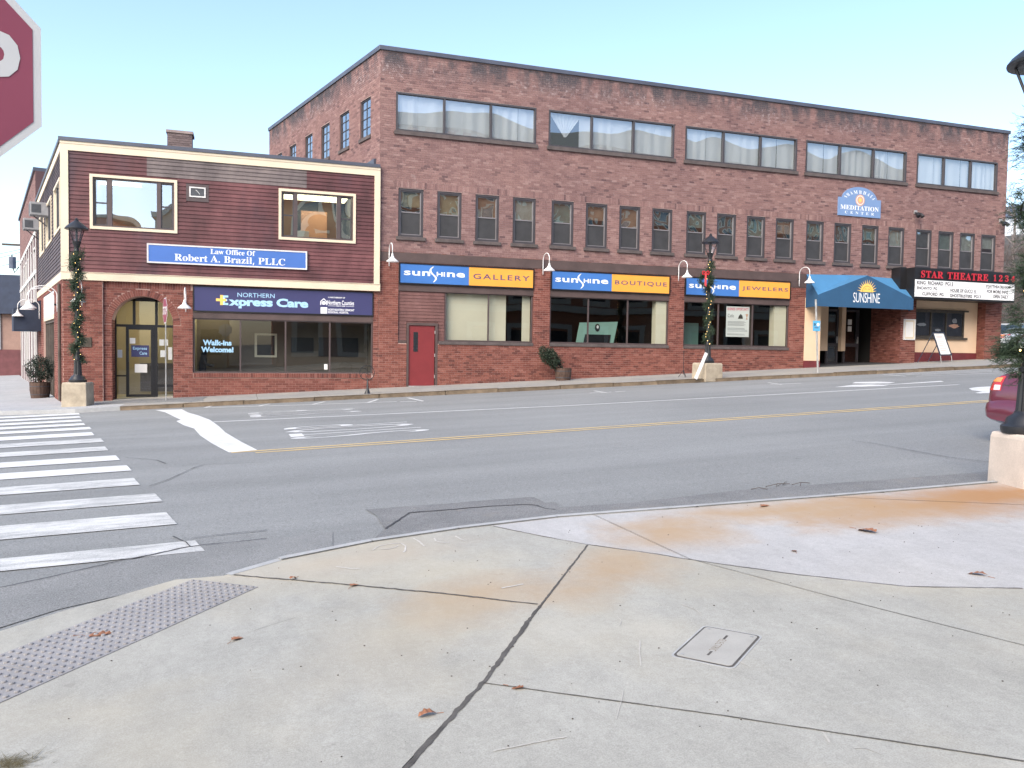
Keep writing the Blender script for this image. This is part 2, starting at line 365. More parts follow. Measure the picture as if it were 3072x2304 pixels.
def concrete(name, c0, c1, rust, mud=.35, dark=(.30, .29, .27), pale=None):
    g = NG(name)
    c = g.ramp(g.noise(.8, 6, .62), [(.3, c0), (.7, c1)])
    c = g.mix(1.0, c, g.ramp(g.noise(6, 5, .7, g.scaled(1, .45, 1, rot=(0, 0, .6))), [(.3, (.90,)*3), (.7, (1.07,)*3)]), 'MULTIPLY')
    c = g.mix(1.0, c, g.ramp(g.noise(160, 2, .7), [(.3, (.80,)*3), (.7, (1.14,)*3)]), 'MULTIPLY')
    c = g.mix(1.0, c, g.ramp(g.noise(28, 4, .75), [(.3, (.91,)*3), (.7, (1.07,)*3)]), 'MULTIPLY')
    gum = g.range(g.noise(7, 2, .5, g.scaled(1, 1, 1, (2, 8, 0))), .74, .77)
    c = g.mix(g.math('MULTIPLY', gum, .28), c, (.20, .19, .17))
    warm = g.range(g.noise(.55, 4, .6, g.scaled(1, 1, 1, (9, 4, 0))), .45, .7)
    c = g.mix(g.math('MULTIPLY', warm, mud), c, (.47, .42, .31))
    sc = g.range(g.noise(2.0, 7, .8, g.scaled(.35, 2.6, 1, (1, 0, 0), (0, 0, .5))), .66, .74)     # pale scratches
    c = g.mix(g.math('MULTIPLY', sc, .35), c, (.62, .62, .60))
    for (cx, cy, rx, ry, rot, amt, rc) in rust:
        m = g.n('ShaderNodeMapping', vector_type='TEXTURE'); g.l(g.pos, m.inputs[0])
        m.inputs['Location'].default_value = (cx, cy, 0); m.inputs['Rotation'].default_value = (0, 0, rot); m.inputs['Scale'].default_value = (rx, ry, 100)
        ln = g.n('ShaderNodeVectorMath', operation='LENGTH'); g.l(m.outputs[0], ln.inputs[0])
        d = g.math('ADD', ln.outputs['Value'], g.math('MULTIPLY', g.math('SUBTRACT', g.noise(1.7, 5, .65), .5), 1.3))
        c = g.mix(g.math('MULTIPLY', g.range(d, 1.05, .15), amt), c, rc)
    pits = g.range(g.noise(38, 2, .5), .765, .80)
    c = g.mix(g.math('MULTIPLY', pits, .55), c, dark)
    g.bsdf(c, .85, 0, .3, g.bump(g.noise(70, 4, .7), .25, .004))
RU = (.36, .195, .085)
RU2 = (.38, .26, .145)
concrete('plaza_concrete', (.328, .324, .290), (.396, .394, .358), [(2.55, 5.0, .5, .75, -.6, .6, RU2), (2.0, 4.6, .42, .5, -.7, .55, RU2), (1.40, 4.72, .55, .62, -.75, .55, RU2), (.8, 4.2, 1.0, .5, .6, .25, (.40, .34, .24)), (.9, 5.9, 1.2, .35, .2, .35, (.42, .35, .27))], .45)
concrete('plaza_new', (.385, .383, .378), (.452, .450, .445), [(6.6, 5.55, 2.6, .80, -.03, .95, RU), (4.6, 5.85, 1.9, .55, -.10, .85, RU2), (3.3, 5.6, .75, .6, 0, .75, RU2), (5.2, 5.3, 1.2, .5, 0, .35, RU2)], .12)
concrete('sidewalk', (.255, .25, .24), (.315, .31, .295), [], .25)
concrete('sidewalk_blue', (.33, .345, .36), (.40, .41, .42), [], .1)
concrete('tactile_grey', (.265, .262, .268), (.315, .312, .318), [], .1)

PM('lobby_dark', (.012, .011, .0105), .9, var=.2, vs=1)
PM('ceiling_lamp', (.9, .9, .85), .5, var=0, emit=(1.0, .86, .52), es=2.2)
PM('tube_lamp', (.9, .9, .85), .5, var=0, emit=(1.0, .93, .72), es=3.0)

PM('chalk', (.475, .46, .425), .9, var=.1, vs=20)
PM('scratch_pale', (.425, .412, .378), .9, var=.1, vs=20)
PM('dry_grass', (.13, .11, .055), .9, var=.4, vs=30)
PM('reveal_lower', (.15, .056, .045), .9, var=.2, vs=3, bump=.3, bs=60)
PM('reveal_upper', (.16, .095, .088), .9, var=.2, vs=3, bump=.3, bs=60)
def rough_asphalt():
    g = NG('asphalt_rough')
    c = g.ramp(g.noise(1.2, 5, .65), [(.3, (.200, .207, .208)), (.7, (.25, .257, .257))])
    c = g.mix(1.0, c, g.ramp(g.noise(90, 3, .8), [(.25, (.45,)*3), (.5, (.97,)*3), (.75, (1.55,)*3)]), 'MULTIPLY')
    g.bsdf(c, .92, 0, .25, g.bump(g.noise(80, 3, .8), .7, .01))
rough_asphalt()

for k_, c_ in dict(a=(.36, .31, .20), b=(.34, .22, .155), c=(.19, .25, .225), d=(.10, .115, .12), e=(.42, .44, .40)).items(): PM('blind_'+k_, c_, .85, var=.25, vs=4)  # painted reflection tones for the second-floor panes

PM('lit_wall', (.33, .29, .20), .9, var=.1, vs=1)
# ------------------------------------------------------------------ ground, street, pavements
def roff(x, y): return zs(x)-.06-.06*min(1, max(0, (y-6.5)/16.0))
def sheet(name, xs, ys, zf, mat):
    m = MB(); nx, ny = len(xs), len(ys)
    vs = [(x, y, zf(x, y)) for y in ys for x in xs]
    fs = [(j*nx+i, j*nx+i+1, (j+1)*nx+i+1, (j+1)*nx+i) for j in range(ny-1) for i in range(nx-1)]
    m.add(vs, fs); o = m.build(name, mat, org=(0, 0, 0)); return tag(o, kind='structure')
sheet('ground', [-1500, -300, -70, 0, 60, 300, 1500], [-1500, -200, 0, 40, 200, 1500], lambda x, y: zs(x)-.42, 'hill_earth')
road = sheet('road', [-70, -30, -10, 0, 10, 20, 30, 45, 60, 120], [-30, 0, 3, 6.5, 10, 14, 18, 22.5, 27], roff, 'asphalt')
def sx(y, d): return -5.14+SDX/SDY*(y-FY)-d/SDY      # x at distance d out from the side wall line
m = MB(); ys = [24, 40, 60, 90, 140]
vs = []
for y in ys: vs += [(sx(y, 14), y, zs(sx(y, 14))-.126), (sx(y, 2.9), y, zs(sx(y, 2.9))-.126)]
m.add(vs, [(2*i, 2*i+1, 2*i+3, 2*i+2) for i in range(len(ys)-1)]); tag(m.build('side_street', 'asphalt', org=(0, 0, 0)), kind='structure')

def inset(poly, w):
    n = len(poly); ar = sum(poly[i][0]*poly[(i+1) % n][1]-poly[(i+1) % n][0]*poly[i][1] for i in range(n))
    sg = 1 if ar > 0 else -1; out = []
    for i in range(n):
        p0, p1, p2 = (Vector(poly[j % n]) for j in (i-1, i, i+1))
        d1 = (p1-p0).normalized(); d2 = (p2-p1).normalized()
        n1 = Vector((-d1.y, d1.x))*sg; n2 = Vector((-d2.y, d2.x))*sg
        b = n1+n2; k = b.dot(n1)
        q = p1+b*(w/max(k, .35)) if b.length > 1e-6 else p1+n1*w
        out.append((q.x, q.y))
    return out
def struct(name):
    o = bpy.data.objects.new(name, None); C.objects.link(o); ORG[o.name] = (0, 0, 0); o['kind'] = 'structure'; return o

# plaza in the foreground: cast slabs with open joints
plaza = struct('plaza')
SLB = dict(
 A=([(-12, -4.3), (-3.8, 3.0), (-1.31, 5.23), (-1.05, 5.47), (-.72, 5.69), (-.43, 5.90), (-.12, 5.86), (.69, 5.26), (1.70, 4.42), (1.06, 3.5), (.57, 2.9), (-4.2, -3), (-8.3, -8), (-12, -8)], 'plaza_concrete'),
 B=([(-.12, 5.86), (.26, 6.09), (.98, 6.34), (1.73, 6.46), (2.01, 6.47), (2.51, 5.55), (1.70, 4.41), (.69, 5.26)], 'plaza_concrete'),
 C1=([(1.06, 3.5), (1.7, 4.4), (2.51, 5.55), (2.81, 5.15), (2.99, 4.88), (3.34, 3.84), (3.68, 2.88), (4.48, .60), (2.71, 2.1), (1.9, 2.81)], 'plaza_concrete'),
 C2=([(2.99, 4.88), (3.39, 4.33), (3.87, 3.81), (4.46, 3.51), (9, 1.2), (9, -3.24), (4.48, .60), (3.68, 2.88), (3.34, 3.84)], 'plaza_concrete'),
 D=([(1.06, 3.5), (1.9, 2.81), (2.71, 2.1), (4.48, .6), (9, -3.24), (9, -8), (-8.3, -8), (-4.2, -3), (.57, 2.9)], 'plaza_concrete'),
 E1=([(2.01, 6.47), (2.65, 6.50), (2.97, 6.46), (2.99, 4.88), (2.81, 5.15), (2.51, 5.55)], 'plaza_new'),
 E2=([(2.97, 6.46), (3.96, 6.33), (5.3, 6.17), (6.6, 5.1), (9, 3.2), (9, 1.2), (4.46, 3.51), (3.87, 3.81), (3.39, 4.33), (2.99, 4.88)], 'plaza_new'),
 E3=([(5.3, 6.17), (5.88, 6.11), (7.13, 6.01), (9.5, 5.86), (9, 3.2), (6.6, 5.1)], 'plaza_new'),
 E4=([(9.5, 5.86), (12, 5.69), (30, 5.15), (60, 4.45), (60, -8), (9, -8), (9, -3.24), (9, 1.2), (9, 3.2)], 'plaza_concrete'))
for k, (pl, mt) in SLB.items():
    o = MB().slab(inset(pl, .0035), 0.0, -.10).build('slab', mt, plaza)
m = MB().slab([(-12, -4.4), (-3.8, 2.9), (-1.35, 5.12), (-.5, 5.8), (1.7, 6.4), (3.9, 6.3), (12, 5.6), (60, 4.3), (60, -8), (-12, -8)], -.014, -.11); m.build('joint_bed', 'joint_fill', plaza)
def ribbon(pts, w, zf, jit=.3, step=.04, seed=1):
    rn = random.Random(seed); P = []
    for a, b in zip(pts[:-1], pts[1:]):
        L = math.dist(a, b); k = max(1, int(L/step))
        P += [(a[0]+(b[0]-a[0])*i/k, a[1]+(b[1]-a[1])*i/k) for i in range(k)]
    P.append(pts[-1]); vs = []; wl = w; wr = w
    for i, p in enumerate(P):
        a = P[max(0, i-1)]; b = P[min(len(P)-1, i+1)]; d = Vector((b[0]-a[0], b[1]-a[1]))
        d = d.normalized() if d.length > 0 else Vector((1, 0))
        wl += (w*(1+jit*rn.uniform(-1, 1))-wl)*.5; wr += (w*(1+jit*rn.uniform(-1, 1))-wr)*.5
        off = w*jit*.3*rn.uniform(-1, 1)
        q = Vector(p)+Vector((-d.y, d.x))*off
        for s, ww in ((-1, wl), (1, wr)):
            x = q.x-d.y*s*ww/2; y = q.y+d.x*s*ww/2; vs.append((x, y, zf(x, y)))
    n = len(P); return MB().add(vs, [(2*i, 2*i+1, 2*i+3, 2*i+2) for i in range(n-1)])
pz = lambda x, y: zs(x)+.003
ribbon([(-4.2, -3.02), (.57, 2.88), (1.06, 3.49), (1.68, 4.38)], .024, pz, .6, .03, 3).build('joint_sealant', 'joint_fill', plaza)
ribbon([(1.68, 4.38), (2.50, 5.53)], .013, pz, .5, .03, 4).build('joint_sealant', 'joint_fill', plaza)
ribbon([(-.05, 5.84), (.69, 5.265), (1.2, 4.85), (1.68, 4.42)], .016, pz, .8, .03, 5).build('joint_sealant', 'joint_fill', plaza)
ribbon([(2.03, 6.44), (2.25, 6.0), (2.5, 5.56), (2.81, 5.16), (2.99, 4.88), (3.39, 4.34), (3.87, 3.82), (4.46, 3.52)], .009, pz, 1.0, .04, 6).build('joint_sealant', 'joint_fill', plaza)
ribbon([(1.06, 3.5), (1.9, 2.81), (2.71, 2.1), (4.48, .6), (9, -3.24)], .0065, pz, .6, .03, 7).build('joint_sealant', 'joint_fill', plaza)
ribbon([(2.98, 6.45), (3.0, 4.89), (3.34, 3.84), (3.68, 2.88), (4.48, .62)], .0042, pz, .5, .03, 8).build('joint_sealant', 'joint_fill', plaza)
ribbon([(5.3, 6.17), (6.6, 5.1), (9, 3.2)], .006, pz, .5, .03, 9).build('joint_sealant', 'joint_fill', plaza)
# chalk scribbles and pale scrapes on the concrete
_r3 = cr(1000, 1440, .40687)
for pts in ([(290, 520), (330, 490), (420, 472), (500, 468), (535, 490), (530, 520), (515, 535)], [(350, 510), (400, 512), (450, 500), (480, 485)], [(590, 430), (630, 455), (670, 492)], [(745, 430), (755, 450), (790, 462), (850, 465)], [(900, 415), (940, 440), (970, 450)], [(1240, 800), (1400, 770)], [(20, 640), (150, 660), (200, 655)]):
    ribbon([G(_r3(*p))[:2] for p in pts], .014, pz, .6, .03, len(pts)).build('chalk_mark', 'chalk', plaza)
_rs = random.Random(17)
for i in range(10):
    px_ = (_rs.uniform(700, 2900), _rs.uniform(1650, 2280)); q0 = G(px_)[:2]; a_ = _rs.gauss(.6, .5); L_ = _rs.uniform(.08, .34)
    if q0[1] > 5.2 and q0[0] > 2.6: continue
    mid = (q0[0]+L_*.5*math.cos(a_)+_rs.uniform(-.02, .02), q0[1]+L_*.5*math.sin(a_)+_rs.uniform(-.02, .02))
    ribbon([q0, mid, (q0[0]+L_*math.cos(a_), q0[1]+L_*math.sin(a_))], _rs.uniform(.003, .008), pz, .8, .02, i).build('scrape_mark', 'scratch_pale', plaza)
# kerb of the plaza
CN = [(-.10, 5.90), (.26, 6.15), (.98, 6.40), (1.73, 6.52), (2.65, 6.56), (3.96, 6.39), (5.88, 6.17), (7.13, 6.07), (9.5, 5.92), (12, 5.75), (18, 5.57), (30, 5.2)]
kn = struct('near_kerb')
for i in range(len(CN)-1):
    a, b = Vector(CN[i]), Vector(CN[i+1]); d = (b-a).normalized(); nn = Vector((d.y, -d.x))
    p = [a+d*.006, b-d*.006, b-d*.006+nn*.055, a+d*.006+nn*.055]
    h = .002 if i == 0 else .012
    MB().slab([(q.x, q.y) for q in p], h, -.3).build('kerb_stone', 'granite', kn, bevel=.008)
# tactile paving
T0 = Vector((-.32, 5.84)); ta = Vector((-.65, -.76)).normalized(); tw = Vector((.76, -.65)).normalized()
dm = MB().lathe([(.0135, -.001), (.0128, .005), (.0100, .0085)], (0, 0, 0), 8); dome_me = None
nd = 0
for s0, s1 in ((0, .955), (.961, 1.46), (1.466, 2.42)):
    c = [T0+ta*s0, T0+ta*s1, T0+ta*s1+tw*.56, T0+ta*s0+tw*.56]
    pl = MB().slab([(q.x, q.y) for q in c], .004, -.02).build('tactile_plate', 'tactile_grey', plaza)
    k = int(round((s1-s0)/.0565))
    for i in range(k):
        for j in range(10):
            q = T0+ta*(s0+(i+.5)*(s1-s0)/k)+tw*(.56*(j+.5)/10)
            r = np.array([q.x, q.y, zs(q.x)-CAMZ]); px = 1536+FPX*(r@rt)/(r@fw)
            if px < -10 or nd >= 330: continue
            if dome_me is None:
                d0 = dm.build('dome', 'tactile_grey', pl); dome_me = d0.data; d0.location = (q.x, q.y, zs(q.x)+.004)
            else: inst(dome_me, 'dome', pl, (q.x, q.y, zs(q.x)+.004))
            nd += 1
# pull-box cover let into the plaza
c4 = cr(1900, 1400, .5449)
pc = [G(c4(*p)) for p in ((400, 880), (705, 935), (550, 1105), (200, 1050))]
cc = Vector([sum(p[i] for p in pc)/4 for i in range(2)]); eu = (Vector(pc[1][:2])-Vector(pc[0][:2])); el = eu.length; eu.normalize(); ev = Vector((-eu.y, eu.x))
el, ew = .30, .46
def cvp(u, v): q = cc+eu*u+ev*v; return (q.x, q.y)
def rrect(w, h, r, n=4):
    out = []
    for sx_, sy_, a0 in ((1, 1, 0), (-1, 1, 90), (-1, -1, 180), (1, -1, 270)):
        for k in range(n+1):
            a = math.radians(a0+90*k/n); out.append((sx_*(w/2-r)+r*math.cos(a), sy_*(h/2-r)+r*math.sin(a)))
    return out
box = thing('utility_box_cover', 'rectangular pale utility cover with rounded corners let into the concrete plaza', 'utility cover', (cc.x, cc.y, zs(cc.x)))
MB().slab([cvp(*p) for p in rrect(el+.022, ew+.022, .03)], .0022, -.004).build('collar', 'granite', box)
MB().slab([cvp(*p) for p in rrect(el+.002, ew+.002, .026)], .0036, -.004).build('gap', 'joint_fill', box)
MB().slab([cvp(*p) for p in rrect(el-.020, ew-.020, .022)], .0052, -.004).build('lid', 'cover_grey', box)
for su, sv in ((-1, 1), (1, 1), (-1, -1)):
    q = cvp(su*(el/2-.035), sv*(ew/2-.035)); MB().lathe([(.009, 0), (.009, .002), (.004, .003)], (q[0], q[1], zs(q[0])+.005), 8).build('bolt', 'galvanised', box)
for sv in (-1, 1):
    MB().slab([cvp(u, v) for u, v in ((-.006, sv*.12-.028), (.006, sv*.12-.028), (.006, sv*.12+.028), (-.006, sv*.12+.028))], .0062, .004).build('lifting_slot', 'joint_fill', box)

# far pavement: slabs and kerb stones
def yc(x): return 24.4-.043*x
pave = struct('far_pavement'); xs = np.arange(-3.2, 60, 1.83)
for i in range(len(xs)-1):
    a, b = xs[i]+.006, xs[i+1]-.006
    if a < 40 or i % 2 == 0 or True:
        MB().slab([(a, yc(a)+.16), (b, yc(b)+.16), (b, FY+(.6 if 21 < a < 32.6 else .05)), (a, FY+(.6 if 21 < a < 32.6 else .05))], 0, -.25).build('slab', 'sidewalk', pave)
kf = struct('far_kerb'); xk = -3.2; rk = random.Random(4)
while xk < 60:
    L = rk.uniform(1.5, 2.1); a, b = xk+.008, xk+L-.008
    dz = rk.uniform(-.012, .012); mm = MB(); n = 6
    ff = [(a+(b-a)*k/n, yc(a+(b-a)*k/n)+rk.uniform(-.022, .012)) for k in range(n+1)]
    pts = ff+[(b, yc(b)+.152), (a, yc(a)+.152)]
    mm.slab(pts, dz, -.3).build('kerb_stone', 'granite_brown', kf, bevel=.012); xk += L
# corner pavement and the pavement up the side street
corner = [(-3.2, yc(-3.2)+.02), (-4.3, 24.45), (-6.2, 25.1), (-7.9, 26.3), (-8.6, 27.9), (sx(29.2, 2.8), 29.2), (sx(29.2, -.05), 29.2), (-5.1, FY+.05), (-3.2, FY+.05)]
MB().slab(corner, -.004, -.3).build('corner_slab', 'sidewalk_blue', pave)
y = 29.21
while y < 100:
    y2 = y+1.75; MB().slab([(sx(y, 2.8), y), (sx(y2-.012, 2.8), y2-.012), (sx(y2-.012, -.05), y2-.012), (sx(y, -.05), y)], -.004, -.3).build('slab', 'sidewalk_blue', pave); y = y2
q = cr(0, 780, .27125); mq = cr(560, 780, .27125)
MB().slab([G(p)[:2] for p in (q(985, 1572), q(1240, 1548), q(1600, 1540), mq(60, 1520), mq(235, 1512), mq(180, 1540), mq(190, 1556), mq(20, 1572), q(1820, 1572), q(1100, 1600))], .006, -.01).build('asphalt_patch', 'asphalt_patch', pave)
MB().slab([(-3.76, FY-.02), (-2.05, FY-.02), (-2.05, FY+2.2), (-3.76, FY+2.2)], .02, -.2).build('entry_floor', 'sidewalk', pave)

# ------------------------------------------------------------------ paint, patches and cracks on the road
rz = lambda k: (lambda x, y: roff(x, y)+k)
R1 = cr(0, 1180, .36166); R5 = cr(600, 1160, .40687); R6 = cr(1700, 1080, .6203); R3 = cr(1000, 1440, .40687)
def gp(p, off): return G(p, off)[:2]
def mark(name, poly, mat, off=-.09, k=.004):
    n = len(poly); m = MB(); f = rz(k); m.add([(x, y, f(x, y)) for x, y in poly], [tuple(range(n))]); return m.build(name, mat, road)
CW = [(7.28, 6.86, 'paint_worn'), (8.70, 8.05, 'paint_worn'), (9.92, 9.34, 'paint_worn'), (11.28, 10.66, 'paint_worn'), (12.62, 12.0, 'paint_white'), (13.92, 13.27, 'paint_white'), (15.35, 14.7, 'paint_worn'), (16.85, 16.15, 'paint_worn'), (18.3, 17.55, 'paint_white')]
ypos = 19.0
while ypos < 23.9: CW.append((ypos+.62, ypos, 'paint_white')); ypos += 1.18
for (yb, ya, mt) in CW:
    dx = lambda y: -.26-(y-6.87)*.2275
    off = random.uniform(-.06, .06)
    mark('crosswalk_stripe', [(dx(ya)+off, ya), (dx(yb)+off, yb), (dx(yb)-3.2, yb+.10), (dx(ya)-3.2, ya+.08)], mt, k=.0085)
sb = [(1290, 133), (1370, 150), (1440, 185), (1500, 215), (1462, 226), (1530, 265), (1610, 290), (1660, 350), (1760, 420), (1900, 497), (2135, 477), (2000, 405), (1870, 325), (1815, 270), (1740, 215), (1650, 180), (1560, 152), (1510, 126)]
mark('stop_bar', [gp(R1(*p), -.095) for p in sb], 'paint_white')
YL = gp((725, 1362), -.083)[1]
for d in (0, .24):
    mark('yellow_line', [(-.15+d*1.5, 13.28-d-.05), (59, 13.28-d-.05), (59, 13.28-d+.05), (-.15+d*1.5, 13.28-d+.05)], 'paint_yellow')
w0 = gp((640, 1265), -.1); w1 = gp((1700, 1217), -.1); w2 = gp((2877, 1154), -.1)
for a, b in ((w0, w1), (w1, w2)): mark('lane_line', [(a[0], a[1]-.055), (b[0], b[1]-.055), (b[0], b[1]+.055), (a[0], a[1]+.055)], 'paint_white')
def tline(a, b, w=.09, mt='paint_white'):
    a, b = Vector(a), Vector(b); d = (b-a).normalized(); n = Vector((-d.y, d.x))*w/2
    mark('parking_line', [tuple(a+n), tuple(b+n), tuple(b-n), tuple(a-n)], mt)
r5 = lambda x, y: gp(R5(x, y), -.11); r6 = lambda x, y: gp(R6(x, y), -.11)
tline(r5(35, 152), r5(800, 131)); tline(r5(800, 131), r5(1450, 108)); tline(r5(1475, 110), r5(1600, 107))
for a, b in (((35, 152), (105, 137)), ((430, 141), (515, 125)), ((832, 128), (920, 109)), ((1232, 117), (1312, 92)), ((1530, 80), (1645, 105))): tline(r5(*a), r5(*b))
for a, b in (((112, 159), (215, 154)), ((235, 153), (285, 150)), ((133, 148), (190, 157)), ((975, 109), (1040, 118)), ((985, 118), (1135, 112)), ((1530, 70), (1640, 78)), ((1690, 78), (2090, 62)), ((1560, 68), (2090, 40)), ((1640, 70), (2090, 48)), ((1720, 71), (2090, 54))): tline(r6(*a), r6(*b), .08)
mark('turn_arrow', [r6(*p) for p in ((1297, 132), (1385, 121), (1470, 119), (1535, 121), (1810, 102), (1825, 106), (1560, 121), (1530, 127), (1430, 130))], 'paint_white')
mark('turn_arrow', [r6(*p) for p in ((1380, 113), (1395, 107), (1500, 105), (1590, 108), (1560, 114), (1450, 115))], 'paint_white')
mark('turn_arrow', [r6(*p) for p in ((1945, 140), (1985, 134), (2140, 126), (2140, 137), (2060, 147), (2120, 152), (2110, 162), (2000, 166), (1975, 163), (2010, 156), (1960, 150))], 'paint_white')
PAT = [(240, 218), (420, 204), (600, 190), (800, 178), (1000, 160), (1240, 141), (1470, 125), (1530, 150), (1560, 170), (1640, 165), (1660, 205), (1900, 190), (2212, 168), (2212, 250), (1640, 285), (1000, 345), (520, 408), (300, 436), (345, 395), (385, 365), (350, 320), (325, 272)]
mark('asphalt_patch', [gp(R1(*p), -.06) for p in ((-30, 1632), (250, 1572), (400, 1542), (900, 1422), (1250, 1352), (1500, 1292), (1700, 1264), (1900, 1247), (2212, 1214), (2500, 1180), (2760, 1150), (2760, 1420), (2212, 1420), (1780, 1540), (1400, 1580), (1000, 1680), (480, 1800), (-30, 1960))], 'asphalt_rough', k=.0055)
mark('asphalt_patch', [gp(R3(*p), -.06) for p in PAT], 'asphalt_patch', k=.007)
c4b = cr(1900, 1400, .5449)
mark('asphalt_patch', [gp(c4b(*p), -.06) for p in ((-5, 200), (600, 130), (1300, 80), (2200, 10), (2200, 120), (1500, 125), (800, 185), (-5, 262))], 'asphalt_patch', k=.008)
def crack(pts, w, fn, off, k=.0115, sd=1): ribbon([gp(fn(*p), off) for p in pts], w, rz(k), .9, .05, sd).build('crack', 'tar', road)
crack([(385, 365), (480, 300), (560, 245), (800, 228), (1000, 210), (1200, 195), (1440, 184), (1500, 192), (1560, 215), (1640, 222)], .020, R3, -.06, sd=2)
crack([(0, 1622), (250, 1570), (400, 1540), (900, 1420), (1100, 1378), (1250, 1350), (1500, 1290), (1700, 1262), (1900, 1245), (2212, 1212)], .020, R1, -.06, sd=3)
crack([(1430, 1190), (1540, 1240), (1580, 1275)], .012, R1, -.06, sd=5)
crack([(1530, 1215), (1800, 1180), (2000, 1160), (2212, 1140)], .012, R1, -.06, sd=4)
crack([(1240, 770), (1400, 715), (1620, 610), (1700, 590), (2000, 578), (2212, 570)], .012, R1, -.07, sd=6)
crack([(1040, 528), (1200, 540), (1300, 550), (1375, 580)], .012, R1, -.07, sd=7)
crack([(830, 375), (1200, 368), (1640, 345)], .012, R1, -.07, sd=8)
crack([(1380, 395), (1500, 412), (1640, 440), (1850, 480), (2050, 505)], .012, R6, -.08, sd=9)
# ------------------------------------------------------------------ lettering
FONTS = {}
def font(name):
    if name not in FONTS:
        f = None
        try:
            import os
            d = bpy.utils.system_resource('DATAFILES', path='fonts'); p = os.path.join(d, name)
            if os.path.exists(p): f = bpy.data.fonts.load(p)
        except Exception: f = None
        FONTS[name] = f
    return FONTS[name]
def bold_serif(t):
    o = ''
    for ch in t:
        if 'A' <= ch <= 'Z': o += chr(0x1D400+ord(ch)-65)
        elif 'a' <= ch <= 'z': o += chr(0x1D41A+ord(ch)-97)
        elif '0' <= ch <= '9': o += chr(0x1D7CE+ord(ch)-48)
        else: o += ch
    return o
def glyphs(body, fnt=None, off=0.0, space=1.0):
    c = bpy.data.curves.new('t', 'FONT'); c.body = body; c.offset = off; c.space_character = space; c.resolution_u = 3
    if fnt == 'serif':
        f = font('NotoSansMath-Regular.woff2')
        if f: c.font = f; c.body = bold_serif(body)
    elif fnt == 'inter':
        f = font('Inter.woff2')
        if f: c.font = f
    o = bpy.data.objects.new('t', c); C.objects.link(o); bpy.context.view_layer.update()
    me = bpy.data.meshes.new_from_object(o.evaluated_get(bpy.context.evaluated_depsgraph_get()))
    v = np.array([p.co[:] for p in me.vertices]); f = [tuple(p.vertices) for p in me.polygons]
    bpy.data.objects.remove(o); bpy.data.curves.remove(c); bpy.data.meshes.remove(me)
    return v, f
def letters(body, rect, fr, d, mat, parent, fnt=None, off=.01, name='lettering', space=1.0, warp=None):
    v, f = glyphs(body, fnt, off, space); x0, x1, z0, z1 = rect
    a, b = v[:, :2].min(0), v[:, :2].max(0)
    u = x0+(v[:, 0]-a[0])/(b[0]-a[0])*(x1-x0); z = z0+(v[:, 1]-a[1])/(b[1]-a[1])*(z1-z0)
    pts = [(float(p), float(q_)) for p, q_ in zip(u, z)]
    if warp: pts = [warp(*p) for p in pts]
    gap = .45*(z1-z0); ext = sorted((min(u[i] for i in q_), max(u[i] for i in q_), k) for k, q_ in enumerate(f)); groups = []; cur = -1e9
    for lo, hi, k in ext:                     # one part for each word
        if lo > cur+gap: groups.append([])
        groups[-1].append(k); cur = max(cur, hi)
    for gr in groups:
        ids = sorted({i for k in gr for i in f[k]}); mp = {i: n for n, i in enumerate(ids)}
        o = MB().add([fr(pts[i][0], d, pts[i][1]) for i in ids], [tuple(mp[i] for i in f[k]) for k in gr]).build(name, mat, parent)
    return o


# ------------------------------------------------------------------ walls
def cut(iv, a, b):
    out = []
    for x0, x1 in iv:
        if b <= x0 or a >= x1: out.append((x0, x1)); continue
        if a > x0: out.append((x0, a))
        if b < x1: out.append((b, x1))
    return out
RH, BL, JT = .0752, .2032, .0095
def lay(u0, u1, z0, z1, holes, zref=0.0, vertical=False):
    out = []; k = math.floor((z0-zref)/RH)
    while zref+k*RH < z1-.02:
        za = zref+k*RH+JT/2; zb = za+RH-JT; zc = (za+zb)/2
        if zb > z0+.01 and zb <= z1+.03:
            iv = [(u0, u1)]
            for h in holes:
                if callable(h):
                    s = h(zc)
                    if s: iv = cut(iv, *s)
                elif h[2] < zc < h[3]: iv = cut(iv, h[0], h[1])
            P = BL+JT; o = (k % 2)*P/2
            for a, b in iv:
                i = math.floor((a-o)/P)
                while i*P+o < b:
                    x0, x1 = max(a+JT/2, i*P+o+JT/2), min(b-JT/2, i*P+o+P-JT/2)
                    if x1-x0 > .010: out.append((x0, x1, za, zb, abs(x1-x0-BL) < .002))
                    i += 1
        k += 1
    return out
def emit_bricks(bricks, fr, d, mat, parent, nsolo, dep=.016):
    """nearest whole bricks become parts of their own, the rest one joined part"""
    camv = Vector((0, 0, CAMZ))
    full = [b for b in bricks if b[4]] if nsolo else []
    full.sort(key=lambda b: (Vector(fr((b[0]+b[1])/2, d, (b[2]+b[3])/2))-camv).length)
    solo = set(id(b) for b in full[:nsolo]); mb = MB(); meshes = []
    for k in range(10):
        if not nsolo: break
        t = MB(); o = fr(0, 0, 0); g2 = lambda u, dd, z: tuple(Vector(fr(u, dd, z))-Vector(o))
        t.box(0, -dep, 0, BL, 0, RH-JT, g2, r=max(.01, min(1, .08+.92*(k+.5)/10)))
        ob = t.build('brick', mat, org=(0, 0, 0)); meshes.append(ob.data); bpy.data.objects.remove(ob)
    for b in bricks:
        r = random.random(); dd = d+random.uniform(-.0015, .002)
        if id(b) in solo:
            inst(meshes[int(r*9.99)], 'brick', parent, fr(b[0], dd, b[2])); continue
        vs = [fr(u, q_, z) for u in (b[0], b[1]) for q_ in (dd-dep, dd) for z in (b[2], b[3])]
        mb.add(vs, [(0, 1, 3, 2), (4, 6, 7, 5), (2, 3, 7, 6), (0, 2, 6, 4), (1, 5, 7, 3)], max(.01, r))
    if mb.f: tag(mb.build('brickwork', mat, parent), kind='stuff')
